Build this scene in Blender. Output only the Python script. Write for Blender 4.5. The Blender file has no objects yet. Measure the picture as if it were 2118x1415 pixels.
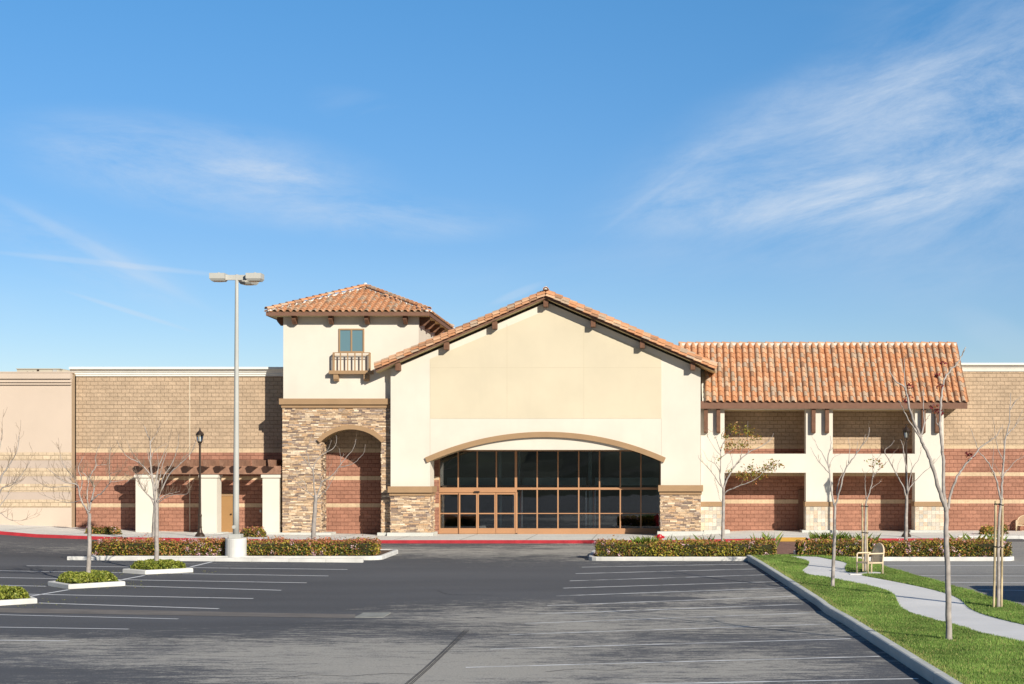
import bpy, bmesh, math, random
import numpy as np
from mathutils import Vector, Matrix
from mathutils.geometry import tessellate_polygon
R = random.Random(7)
NR = np.random.RandomState(11)
S = bpy.context.scene
COL = S.collection
F, CX, HY, HC = 3300.0, 1350.0, 985.0, 3.6     # focal (photo px), vanishing point, camera height

# ------------------------------------------------------------------ terrain
PROF = [(-400, .46), (0, .46), (26.9, .094), (43.6, -.14), (64, .305), (75, .44), (600, .44)]
RL = [(-60, .9), (-45, .9), (-30.7, .42), (-29, .28), (-25, .135), (-17, .03), (-14, 0), (400, 0)]
RR = [(-400, 0), (1, 0), (5, 1), (400, 1)]
RRY = [(-400, 0), (68, 0), (75, .08), (83, .19), (600, .19)]
RLY = [(-400, 0), (62, 0), (75, 1), (600, 1)]
def lerp_t(t, v):
    if v <= t[0][0]: return t[0][1]
    for (a, b), (c, d) in zip(t, t[1:]):
        if v <= c: return b + (d - b) * (v - a) / (c - a)
    return t[-1][1]
def zg(x, y):
    return lerp_t(PROF, y) + lerp_t(RL, x) * lerp_t(RLY, y) + lerp_t(RR, x) * lerp_t(RRY, y)
def zs(x, y): return zg(x, y) + .15
def P(px, py, Y): return Vector(((px - CX) * Y / F, Y, HC + (HY - py) * Y / F))
def XZ(px, py, Y): return ((px - CX) * Y / F, HC + (HY - py) * Y / F)
def GX(px, Y): return (px - CX) * Y / F
def GZ(py, Y): return HC + (HY - py) * Y / F
def G(px, py, dz=0.0):
    lo, hi = 8.0, 120.0
    for _ in range(60):
        m = (lo + hi) / 2
        if GZ(py, m) > zg(GX(px, m), m) + dz: lo = m
        else: hi = m
    return Vector((GX(px, lo), lo, zg(GX(px, lo), lo) + dz))

# ------------------------------------------------------------------ mesh builder
class MB:
    def __init__(s): s.v = []; s.f = []; s.m = []; s.c = []
    def face(s, idx, m=0, c=None): s.f.append(tuple(idx)); s.m.append(m); s.c.append(c or (1, 1, 1))
    def add(s, pts, faces, m=0, c=None):
        b = len(s.v); s.v.extend([tuple(p) for p in pts])
        for f in faces: s.face([b + i for i in f], m, c)
    def quad(s, a, b, c_, d, m=0, c=None): s.add([a, b, c_, d], [(0, 1, 2, 3)], m, c)
    def box(s, x0, x1, y0, y1, z0, z1, m=0, c=None):
        if x0 > x1: x0, x1 = x1, x0
        if y0 > y1: y0, y1 = y1, y0
        if z0 > z1: z0, z1 = z1, z0
        s.add([(x0, y0, z0), (x1, y0, z0), (x1, y1, z0), (x0, y1, z0), (x0, y0, z1), (x1, y0, z1), (x1, y1, z1), (x0, y1, z1)],
              [(0, 3, 2, 1), (4, 5, 6, 7), (0, 1, 5, 4), (1, 2, 6, 5), (2, 3, 7, 6), (3, 0, 4, 7)], m, c)
    def obox(s, O, A, B, C, m=0, c=None):          # corner + three edge vectors
        O, A, B, C = map(Vector, (O, A, B, C))
        p = [O, O + A, O + A + B, O + B, O + C, O + A + C, O + A + B + C, O + B + C]
        fs = [(0, 3, 2, 1), (4, 5, 6, 7), (0, 1, 5, 4), (1, 2, 6, 5), (2, 3, 7, 6), (3, 0, 4, 7)]
        if A.cross(B).dot(C) < 0: fs = [f[::-1] for f in fs]
        s.add(p, fs, m, c)
    def prism(s, pts, y0, y1, m=0, c=None, back=True):  # pts (x,z), counter-clockwise seen from -Y
        n = len(pts)
        s.add([(x, y0, z) for x, z in pts] + [(x, y1, z) for x, z in pts],
              [tuple(range(n))] + ([tuple(range(2 * n - 1, n - 1, -1))] if back else []) +
              [(j, i, n + i, n + j) for i, j in ((k, (k + 1) % n) for k in range(n))], m, c)
    def prismx(s, pts, x0, x1, m=0, c=None):       # pts (y,z)
        n = len(pts)
        s.add([(x0, y, z) for y, z in pts] + [(x1, y, z) for y, z in pts],
              [tuple(range(n)), tuple(range(2 * n - 1, n - 1, -1))] + [(j, i, n + i, n + j) for i, j in ((k, (k + 1) % n) for k in range(n))], m, c)
    def prismz(s, pts, z0, z1, m=0, c=None):
        n = len(pts)
        s.add([(x, y, z0) for x, y in pts] + [(x, y, z1) for x, y in pts],
              [tuple(range(n))[::-1], tuple(range(n, 2 * n))] + [(i, j, n + j, n + i) for i, j in ((k, (k + 1) % n) for k in range(n))], m, c)
    def tube(s, pts, rad, n=6, m=0, c=None, cap=True):
        pts = [Vector(p) for p in pts]
        if not hasattr(rad, '__len__'): rad = [rad] * len(pts)
        b = len(s.v); prev = None
        for i, p in enumerate(pts):
            t = (pts[min(i + 1, len(pts) - 1)] - pts[max(i - 1, 0)])
            t = t.normalized() if t.length > 1e-9 else Vector((0, 0, 1))
            if prev is None:
                a = Vector((1, 0, 0)) if abs(t.x) < .9 else Vector((0, 1, 0))
                u = t.cross(a).normalized()
            else:
                u = prev - t * prev.dot(t); u = u.normalized() if u.length > 1e-6 else t.orthogonal().normalized()
            prev = u; w = t.cross(u)
            for k in range(n):
                a = 2 * math.pi * k / n
                s.v.append(tuple(p + (u * math.cos(a) + w * math.sin(a)) * rad[i]))
        for i in range(len(pts) - 1):
            for k in range(n):
                k2 = (k + 1) % n
                s.face((b + i * n + k, b + i * n + k2, b + (i + 1) * n + k2, b + (i + 1) * n + k), m, c)
        if cap:
            s.face([b + k for k in range(n)][::-1], m, c)
            s.face([b + (len(pts) - 1) * n + k for k in range(n)], m, c)
    def lathe(s, prof, cx=0, cy=0, n=16, m=0, c=None):  # prof (r,z) from bottom to top
        b = len(s.v)
        for r, z in prof:
            for k in range(n):
                a = 2 * math.pi * (k + .5) / n
                s.v.append((cx + r * math.cos(a), cy + r * math.sin(a), z))
        for i in range(len(prof) - 1):
            for k in range(n):
                k2 = (k + 1) % n
                s.face((b + i * n + k, b + i * n + k2, b + (i + 1) * n + k2, b + (i + 1) * n + k), m, c)
        s.face([b + k for k in range(n)][::-1], m, c); s.face([b + (len(prof) - 1) * n + k for k in range(n)], m, c)
    def build(s, name, mats, parent=None, origin=None, smooth=False, uv=True, bevel=0):
        if not isinstance(mats, (list, tuple)): mats = [mats]
        V = np.array(s.v, dtype=np.float64).reshape(-1, 3)
        if origin is None: origin = parent['_o'] if (parent is not None and '_o' in parent) else (0, 0, 0)
        W = V.copy(); V = V - np.array(list(origin))
        me = bpy.data.meshes.new(name)
        me.from_pydata(V.tolist(), [], s.f)
        for m in mats: me.materials.append(m)
        me.polygons.foreach_set('material_index', s.m)
        if smooth: me.polygons.foreach_set('use_smooth', [True] * len(s.f))
        tot = np.array([len(f) for f in s.f]); lv = np.concatenate([np.array(f) for f in s.f]) if len(s.f) else np.zeros(0, int)
        if uv:
            nrm = np.zeros(len(s.f) * 3); me.polygons.foreach_get('normal', nrm); nrm = np.abs(nrm.reshape(-1, 3))
            ax = np.argmax(nrm + np.array([0, 1e-4, 0]), axis=1); ax = np.repeat(ax, tot); co = W[lv]
            u = np.where(ax == 0, co[:, 1], co[:, 0]); v = np.where(ax == 2, co[:, 1], co[:, 2])
            me.uv_layers.new(name='UVMap').data.foreach_set('uv', np.stack([u, v], 1).ravel())
        if any(c != (1, 1, 1) for c in s.c):
            at = me.color_attributes.new('Col', 'FLOAT_COLOR', 'CORNER')
            cc = np.repeat(np.array([list(c)[:3] + [1.0] for c in s.c]), tot, axis=0)
            at.data.foreach_set('color', cc.ravel())
        me.update()
        o = bpy.data.objects.new(name, me); COL.objects.link(o)
        if parent is not None:
            o.parent = parent; o['_o'] = tuple(origin)
        else:
            o.location = tuple(origin); o['_o'] = tuple(origin)
        if bevel:
            md = o.modifiers.new('Bevel', 'BEVEL'); md.width = bevel; md.segments = 2; md.limit_method = 'ANGLE'
        return o
def quads_obj(name, V, colors, mat, parent=None, origin=(0, 0, 0), k=4):   # V (n,k,3) fast leaf / blade mesh
    n = len(V); me = bpy.data.meshes.new(name)
    me.vertices.add(n * k); me.vertices.foreach_set('co', (V - np.array(list(origin))).astype(np.float32).ravel())
    me.loops.add(n * k); me.loops.foreach_set('vertex_index', np.arange(n * k, dtype=np.int32))
    me.polygons.add(n); me.polygons.foreach_set('loop_start', np.arange(0, n * k, k, dtype=np.int32))
    me.polygons.foreach_set('loop_total', np.full(n, k, dtype=np.int32))
    me.materials.append(mat)
    at = me.color_attributes.new('Col', 'FLOAT_COLOR', 'CORNER')
    cc = np.concatenate([np.repeat(colors, k, axis=0), np.ones((n * k, 1))], 1)
    at.data.foreach_set('color', cc.astype(np.float32).ravel())
    me.update(calc_edges=True); me.validate()
    o = bpy.data.objects.new(name, me); COL.objects.link(o)
    if parent is not None: o.parent = parent
    else: o.location = tuple(origin)
    return o
def thing(name, label, cat, loc=(0, 0, 0), group=None):
    o = bpy.data.objects.new(name, None); COL.objects.link(o)
    o.location = loc; o['_o'] = tuple(loc); o['label'] = label; o['category'] = cat
    o.empty_display_size = .2
    if group: o['group'] = group
    return o
def tag(o, label, cat, group=None):
    o['label'] = label; o['category'] = cat
    if group: o['group'] = group
    return o
def kind(o, k='structure'): o['kind'] = k; return o
def dup(root, loc, label, rz=None):
    r = root.copy(); COL.objects.link(r); r.location = loc; r['label'] = label
    if rz is not None: r.rotation_euler = (0, 0, rz)
    for ch in list(root.children):
        c = ch.copy(); COL.objects.link(c); c.parent = r
        for g in list(ch.children):
            d = g.copy(); COL.objects.link(d); d.parent = c
    return r

# ------------------------------------------------------------------ materials
def newmat(name):
    m = bpy.data.materials.new(name); m.use_nodes = True
    nt = m.node_tree; return m, nt, nt.nodes['Principled BSDF']
def N(nt, t, **kw):
    n = nt.nodes.new(t)
    for k, v in kw.items():
        if k in n.inputs: n.inputs[k].default_value = v
        else: setattr(n, k, v)
    return n
def rgb(c): return (c[0], c[1], c[2], 1)
def mixc(nt, fac, a, b, mode='MIX'):
    n = nt.nodes.new('ShaderNodeMix'); n.data_type = 'RGBA'; n.blend_type = mode
    for s_, v in ((0, fac), (6, a), (7, b)):
        if hasattr(v, 'is_linked'): nt.links.new(v, n.inputs[s_])
        else: n.inputs[s_].default_value = v if s_ == 0 else rgb(v)
    return n.outputs[2]
def ramp(nt, inp, stops, interp='LINEAR'):
    n = nt.nodes.new('ShaderNodeValToRGB'); n.color_ramp.interpolation = interp
    el = n.color_ramp.elements
    while len(el) < len(stops): el.new(.5)
    for e, (p, c) in zip(el, stops):
        e.position = p; e.color = rgb(c) if hasattr(c, '__len__') else (c, c, c, 1)
    nt.links.new(inp, n.inputs[0]); return n.outputs[0]
def pos(nt, scale=(1, 1, 1), loc=(0, 0, 0)):
    g = N(nt, 'ShaderNodeNewGeometry'); mp = N(nt, 'ShaderNodeMapping')
    mp.inputs['Scale'].default_value = scale; mp.inputs['Location'].default_value = loc
    nt.links.new(g.outputs['Position'], mp.inputs[0]); return mp.outputs[0]
def noise(nt, vec, scale, detail=4, rough=.55):
    n = N(nt, 'ShaderNodeTexNoise'); n.inputs['Scale'].default_value = scale
    n.inputs['Detail'].default_value = detail; n.inputs['Roughness'].default_value = rough
    nt.links.new(vec, n.inputs[0]); return n.outputs[0]
def bump(nt, bs, h, strength=.3, dist=.02):
    b = N(nt, 'ShaderNodeBump'); b.inputs['Strength'].default_value = strength; b.inputs['Distance'].default_value = dist
    nt.links.new(h, b.inputs['Height']); nt.links.new(b.outputs[0], bs.inputs['Normal'])
def simple(name, c, rough=.8, var=.12, vs=1.2, bs_=40, bstr=.15, spec=.3, metal=0, stain=0):
    m, nt, b = newmat(name)
    p = pos(nt); n1 = noise(nt, p, vs, 5)
    lo = tuple(x * (1 - var) for x in c); hi = tuple(min(1, x * (1 + var)) for x in c)
    col = ramp(nt, n1, [(.3, lo), (.7, hi)])
    if stain:
        n2 = noise(nt, pos(nt, (1.2, 1.2, .18)), .9, 6, .65)
        col = mixc(nt, ramp(nt, n2, [(.52, 0), (.75, stain)]), col, tuple(x * .6 for x in c))
    nt.links.new(col, b.inputs['Base Color'])
    b.inputs['Roughness'].default_value = rough; b.inputs['Specular IOR Level'].default_value = spec
    b.inputs['Metallic'].default_value = metal
    if bstr: bump(nt, b, noise(nt, p, bs_, 3), bstr, .01)
    return m
def attrmat(name, rough=.7, bs_=60, bstr=.2, var=.15, spec=.3, transl=0):
    m, nt, b = newmat(name)
    a = N(nt, 'ShaderNodeVertexColor', layer_name='Col')
    n1 = noise(nt, pos(nt), 14, 3)
    col = mixc(nt, 1.0, a.outputs[0], ramp(nt, n1, [(.3, 1 - var), (.7, 1 + var)]), 'MULTIPLY')
    nt.links.new(col, b.inputs['Base Color'])
    b.inputs['Roughness'].default_value = rough; b.inputs['Specular IOR Level'].default_value = spec
    if bstr: bump(nt, b, noise(nt, pos(nt), bs_, 3), bstr, .01)
    if transl:
        t = N(nt, 'ShaderNodeBsdfTranslucent'); nt.links.new(col, t.inputs[0])
        mx = N(nt, 'ShaderNodeMixShader'); mx.inputs[0].default_value = transl
        nt.links.new(b.outputs[0], mx.inputs[1]); nt.links.new(t.outputs[0], mx.inputs[2])
        nt.links.new(mx.outputs[0], nt.nodes['Material Output'].inputs[0])
    return m
def block(name, c, mortar, bw=.4064, rh=.2032, ms=.011, var=.16, rough=.95, split=True, offset=.5):
    m, nt, b = newmat(name)
    uvn = N(nt, 'ShaderNodeUVMap')
    br = N(nt, 'ShaderNodeTexBrick'); br.offset = offset; br.squash = 1
    br.inputs['Scale'].default_value = 1; br.inputs['Brick Width'].default_value = bw; br.inputs['Row Height'].default_value = rh
    br.inputs['Mortar Size'].default_value = ms; br.inputs['Mortar Smooth'].default_value = .25; br.inputs['Bias'].default_value = 0
    br.inputs['Color1'].default_value = rgb([x * (1 - var) for x in c]); br.inputs['Color2'].default_value = rgb([min(1, x * (1 + var)) for x in c])
    br.inputs['Mortar'].default_value = rgb(mortar)
    nt.links.new(uvn.outputs[0], br.inputs[0])
    n1 = noise(nt, uvn.outputs[0], 1.0, 5); n2 = noise(nt, uvn.outputs[0], 9, 5, .6)
    col = mixc(nt, 1.0, br.outputs[0], ramp(nt, n1, [(.3, .88), (.7, 1.1)]), 'MULTIPLY')
    col = mixc(nt, 1.0, col, ramp(nt, n2, [(.3, .88), (.7, 1.1)]), 'MULTIPLY')
    nt.links.new(col, b.inputs['Base Color']); b.inputs['Roughness'].default_value = rough; b.inputs['Specular IOR Level'].default_value = .15
    inv = N(nt, 'ShaderNodeMath', operation='MULTIPLY_ADD'); nt.links.new(br.outputs['Fac'], inv.inputs[0]); inv.inputs[1].default_value = -1.2
    if split: nt.links.new(n2, inv.inputs[2])
    else: inv.inputs[2].default_value = 0
    bump(nt, b, inv.outputs[0], .9 if split else .6, .035 if split else .01)
    return m
M = {}
M['stucco'] = simple('cream_stucco', (.70, .645, .545), .9, .05, .5, 70, .16, .2, stain=.10)
M['panel'] = simple('yellow_stucco', (.64, .565, .415), .9, .045, .5, 70, .15, .2, stain=.08)
M['joint'] = simple('stucco_joint', (.565, .49, .35), .9, .05)
M['peach'] = simple('peach_stucco', (.60, .49, .39), .9, .03, .6, 70, .12, .2, stain=.05)
M['pinkband'] = simple('greyish_peach_stucco', (.49, .40, .33), .9, .04)
M['pilaster'] = simple('brown_beige_stucco', (.40, .30, .20), .9, .06)
M['cornice'] = simple('white_cornice', (.84, .81, .72), .75, .04, 2, 60, .08)
M['trim'] = simple('brown_trim', (.36, .23, .125), .85, .06, 1.5, 60, .1)
M['wood'] = simple('dark_wood', (.17, .085, .05), .8, .2, 6, 30, .2)
M['pergola'] = simple('pergola_wood', (.29, .16, .105), .85, .25, 5, 30, .3)
M['fascia'] = simple('fascia_paint', (.20, .105, .068), .75, .1, 4, 40, .1)
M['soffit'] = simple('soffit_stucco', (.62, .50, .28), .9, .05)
M['tan'] = block('tan_splitface', (.50, .37, .25), (.32, .23, .15), var=.07)
M['red'] = block('red_splitface', (.375, .185, .125), (.24, .105, .07), var=.10)
M['band'] = block('smooth_band', (.60, .455, .295), (.45, .33, .2), split=False, var=.06, rh=.4, ms=.006)
M['yblock'] = block('pale_yellow_block', (.60, .47, .325), (.42, .32, .21), var=.08)
M['stone'] = attrmat('ledge_stone', .92, 50, .35, .2, .2)
M['stoneback'] = simple('stone_mortar', (.16, .115, .08), .95, .2)
M['tile'] = attrmat('clay_tile', .75, 40, .12, .14, .3)
M['mortar'] = simple('roof_mortar', (.66, .65, .6), .9, .1, 4)
M['slate'] = attrmat('square_stone_tile', .7, 20, .1, .14)
M['conc'] = simple('pale_concrete', (.56, .56, .51), .9, .08, .7, 60, .15, .2, stain=.12)
M['walk'] = simple('sidewalk_concrete', (.70, .685, .635), .9, .08, .5, 60, .12, .2, stain=.1)
M['path'] = simple('path_concrete', (.74, .725, .695), .9, .08, .5, 60, .12, .2)
M['kerb'] = simple('white_kerb_concrete', (.66, .645, .60), .9, .14, 1.6, 50, .2, .2, stain=.25)
M['redpaint'] = simple('red_kerb_paint', (.42, .03, .04), .7, .2, 2, 50, .2)
M['yellow'] = simple('yellow_pad', (.75, .42, .07), .8, .1)
M['bronze'] = simple('bronze_metal', (.055, .035, .024), .45, .15, 3, 40, .05, .5, .4)
M['pole'] = simple('grey_pole_paint', (.46, .46, .42), .5, .05, 2, 40, .03, .5)
M['lum'] = simple('luminaire_paint', (.50, .49, .44), .55, .05)
M['lens'] = simple('lamp_lens', (.50, .36, .22), .3, .2, 8)
M['frame'] = simple('brown_aluminium', (.43, .225, .11), .5, .05, 1, 40, .02, .5)
M['door'] = simple('brown_steel_door', (.37, .21, .085), .6, .05)
M['redmetal'] = simple('hydrant_red', (.50, .012, .025), .35, .1, 4, 30, .05, .5)
M['bench'] = simple('cream_metal', (.76, .61, .41), .5, .04)
M['benchmesh'] = attrmat('tan_mesh', .7, 60, 0, .1, .3, .6)
M['bark'] = simple('smooth_bark', (.37, .33, .295), .85, .3, 5, 25, .3, .2)
M['twig'] = simple('twig_bark', (.30, .225, .16), .9, .3, 6, 25, .2, .2)
M['stake'] = simple('weathered_stake', (.50, .40, .24), .85, .35, 3, 25, .3)
M['tie'] = simple('black_rubber', (.015, .015, .016), .7, .1)
M['leaf'] = attrmat('leaf', .5, 60, 0, .1, .35, .22)
M['grass'] = attrmat('grass_blade', .6, 60, 0, .1, .25, .25)
M['soil'] = simple('soil_mulch', (.12, .075, .045), .95, .4, 9, 40, .5)
M['lawnbase'] = simple('lawn_thatch', (.075, .105, .028), .95, .3, 5, 60, .5)
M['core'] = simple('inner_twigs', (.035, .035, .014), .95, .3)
M['rooftop'] = simple('grey_roof', (.35, .33, .3), .9, .1)
M['unit'] = simple('unit_paint', (.47, .43, .34), .7, .05)
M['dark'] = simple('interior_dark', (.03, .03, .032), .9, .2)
M['whitepost'] = simple('white_post', (.85, .87, .85), .6, .04)
M['teal'] = simple('teal_grey', (.25, .34, .32), .7, .06)
M['brickred'] = simple('red_interior', (.40, .14, .09), .8, .08)
M['hill'] = simple('hillside_scrub', (.035, .045, .018), .95, .5, .12, 2, .5)
M['vanwhite'] = simple('van_paint', (.72, .72, .72), .3, .02, 1, 40, 0, .5)
M['tyre'] = simple('tyre_rubber', (.02, .02, .02), .85, .1)
M['mark'] = simple('tyre_mark', (.075, .075, .078), .9, .3)
M['gutter'] = simple('gutter_concrete', (.19, .17, .15), .9, .18, 1.2, 40, .2)
M['wirewhite'] = simple('joint_sealant', (.66, .58, .44), .8, .05)
def glassmat(name, tint, refl):
    m, nt, b = newmat(name); nt.nodes.remove(b)
    t = N(nt, 'ShaderNodeBsdfTransparent'); t.inputs[0].default_value = rgb(tint)
    g = N(nt, 'ShaderNodeBsdfGlossy'); g.inputs['Roughness'].default_value = .01; g.inputs[0].default_value = (.9, .95, 1, 1)
    n = noise(nt, pos(nt), .7, 2); bp = N(nt, 'ShaderNodeBump'); bp.inputs['Strength'].default_value = .03; bp.inputs['Distance'].default_value = .05
    nt.links.new(n, bp.inputs['Height']); nt.links.new(bp.outputs[0], g.inputs['Normal'])
    fr = N(nt, 'ShaderNodeFresnel'); fr.inputs[0].default_value = refl
    mx = N(nt, 'ShaderNodeMixShader'); nt.links.new(fr.outputs[0], mx.inputs[0])
    nt.links.new(t.outputs[0], mx.inputs[1]); nt.links.new(g.outputs[0], mx.inputs[2])
    nt.links.new(mx.outputs[0], nt.nodes['Material Output'].inputs[0]); return m
M['glass'] = glassmat('storefront_glass', (.93, .95, .945), 2.0)
M['lampglass'] = glassmat('lantern_glass', (.8, .83, .82), 1.5)
m, nt, b = newmat('sky_blue_pane'); b.inputs['Base Color'].default_value = (.13, .23, .26, 1); b.inputs['Roughness'].default_value = .08
b.inputs['Specular IOR Level'].default_value = 1.0; b.inputs['Coat Weight'].default_value = .6; b.inputs['Coat Roughness'].default_value = .05
M['pane'] = m

def asphalt(name, base, worn, wornpos, bias=0.0):
    m, nt, b = newmat(name)
    p = pos(nt)
    n1 = noise(nt, pos(nt, (.75, 2.9, 1)), 1.0, 14, .78)          # brushed streaks across the lot
    n2 = noise(nt, pos(nt, (.09, .16, 1)), 1.0, 5, .6); n3 = noise(nt, p, 30, 4, .7); n4 = noise(nt, pos(nt, (.05, .22, 1)), 1, 5); n5 = noise(nt, pos(nt, (2.2, 8, 1)), 1.3, 8, .8)
    def ma(a, k, c):
        n = N(nt, 'ShaderNodeMath', operation='MULTIPLY_ADD')
        for i, v in enumerate((a, k, c)):
            if hasattr(v, 'is_linked'): nt.links.new(v, n.inputs[i])
            else: n.inputs[i].default_value = v
        return n.outputs[0]
    w = ma(n1, 3.8, -1.90); w = ma(ma(n2, 2.4, -1.2), 1.0, w); w = ma(ma(n5, 2.8, -1.4), 1.0, w); w = ma(ma(n3, 1.3, -.65), 1.0, w)
    for (cx, cy, rx, ry, amt) in wornpos:
        mp = N(nt, 'ShaderNodeMapping', vector_type='POINT'); g = N(nt, 'ShaderNodeNewGeometry')
        mp.inputs['Location'].default_value = (-cx / rx, -cy / ry, 0); mp.inputs['Scale'].default_value = (1 / rx, 1 / ry, 0)
        nt.links.new(g.outputs['Position'], mp.inputs[0])
        gr = N(nt, 'ShaderNodeTexGradient', gradient_type='SPHERICAL'); nt.links.new(mp.outputs[0], gr.inputs[0])
        w = ma(gr.outputs['Fac'], amt, w)
    w = ma(w, 1.0, bias)
    f = ramp(nt, w, [(.04, 0), (.20, .32), (.58, .85)])
    lo = tuple(x * .82 for x in base); hi = tuple(x * 1.22 for x in base)
    col = mixc(nt, f, ramp(nt, n4, [(.3, lo), (.7, hi)]), worn)
    col = mixc(nt, 1.0, col, ramp(nt, n3, [(.25, .66), (.75, 1.34)]), 'MULTIPLY')
    nt.links.new(col, b.inputs['Base Color']); b.inputs['Roughness'].default_value = .88; b.inputs['Specular IOR Level'].default_value = .2
    bump(nt, b, n3, .4, .012); return m
M['asphalt'] = asphalt('sealed_asphalt', (.108, .109, .113), (.46, .43, .37),
    [(-2.0, 38, 9, 17, 1.35), (-6, 28, 17, 9, 1.15), (5, 46, 6, 15, 1.0), (4.5, 27, 7, 14, .15), (-5, 69, 30, 11, 1.25), (-24, 52, 9, 16, -.6), (-11, 55, 6, 11, -.6), (-13, 35, 10, 6, .8), (-2.6, 53, 3.0, 6, -1.3), (-1.6, 47.3, .8, 1.3, -2.6), (0, 47.6, 1.7, .9, -2.2), (4.5, 45.5, 3.2, 2.2, -1.1), (-.5, 31, 2.5, 4, -.6), (-24, 70, 14, 6, .5)], -.72)
M['asphalt2'] = asphalt('bare_asphalt', (.26, .255, .24), (.36, .345, .31), [], .0)
m, nt, b = newmat('stall_paint')
n1 = noise(nt, pos(nt, (.45, 4, 1)), 1.2, 8, .75)
bs2 = N(nt, 'ShaderNodeBsdfTransparent'); mx = N(nt, 'ShaderNodeMixShader')
nt.links.new(ramp(nt, n1, [(.37, .12), (.53, .95)]), mx.inputs[0]); b.inputs['Base Color'].default_value = (.9, .9, .88, 1); b.inputs['Roughness'].default_value = .8
nt.links.new(b.outputs[0], mx.inputs[2]); nt.links.new(bs2.outputs[0], mx.inputs[1]); nt.links.new(mx.outputs[0], nt.nodes['Material Output'].inputs[0])
M['paintworn'] = m
m, nt, b = newmat('stall_paint_fresh')
n1 = noise(nt, pos(nt, (1.5, 6, 1)), 2.2, 6, .7)
bs2 = N(nt, 'ShaderNodeBsdfTransparent'); mx = N(nt, 'ShaderNodeMixShader')
nt.links.new(ramp(nt, n1, [(.28, .1), (.42, .95)]), mx.inputs[0]); b.inputs['Base Color'].default_value = (.82, .82, .81, 1); b.inputs['Roughness'].default_value = .8
nt.links.new(b.outputs[0], mx.inputs[2]); nt.links.new(bs2.outputs[0], mx.inputs[1]); nt.links.new(mx.outputs[0], nt.nodes['Material Output'].inputs[0])
M['paint'] = m
M['paver'] = block('brick_pavers', (.30, .165, .125), (.16, .11, .085), .22, .11, .012, .25, .9, False)

# ------------------------------------------------------------------ ground sheets
def grid_sheet(name, xs, ys, zf, mat, dz=0):
    mb = MB(); nx = len(xs)
    for y in ys:
        for x in xs: mb.v.append((x, y, zf(x, y) + dz))
    for j in range(len(ys) - 1):
        for i in range(nx - 1):
            a = j * nx + i; mb.face((a, a + 1, a + nx + 1, a + nx))
    return mb.build(name, mat)
def rng(a, b, step):
    n = max(1, int(round((b - a) / step))); return [a + (b - a) * i / n for i in range(n + 1)]
xs = sorted(set([-400, -150, -60, -45, -30.7, -29, -25, -17, -14, 1, 5, 20, 60, 150, 400] + rng(-34, 24, 4)))
ys = sorted(set([-400, -100, 0, 26.9, 43.6, 62, 64, 68, 75, 83, 120, 250, 600] + rng(62, 84, 1.5)))
kind(grid_sheet('parking_lot', xs, ys, zg, M['asphalt']))
# sidewalk (kerb line steps back at the far right)
KY = 75.0
def sidewalk(x0, x1, y0, y1):
    bx = sorted(set([x0, x1] + [v for v in (-45, -30.7, -29, -25, -17, -14, 1, 5) if x0 < v < x1]))
    by = sorted(set([y0, y1] + [v for v in rng(y0, y1, 1.4)]))
    mb = MB()
    for j in range(len(by) - 1):
        for i in range(len(bx) - 1):
            q = [(bx[i], by[j]), (bx[i + 1], by[j]), (bx[i + 1], by[j + 1]), (bx[i], by[j + 1])]
            mb.quad(*[(x, y, zs(x, y)) for x, y in q])
    return mb
mb = MB()
for r in ((-60, 5.9, KY + .15, 84), (5.9, 7.3, KY + 1.0, 84), (7.3, 14.7, KY + .15, 84), (14.7, 70, 77.6, 84)):
    q = sidewalk(*r); b0 = len(mb.v); mb.v += q.v
    for f in q.f: mb.face([b0 + i for i in f])
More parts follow.
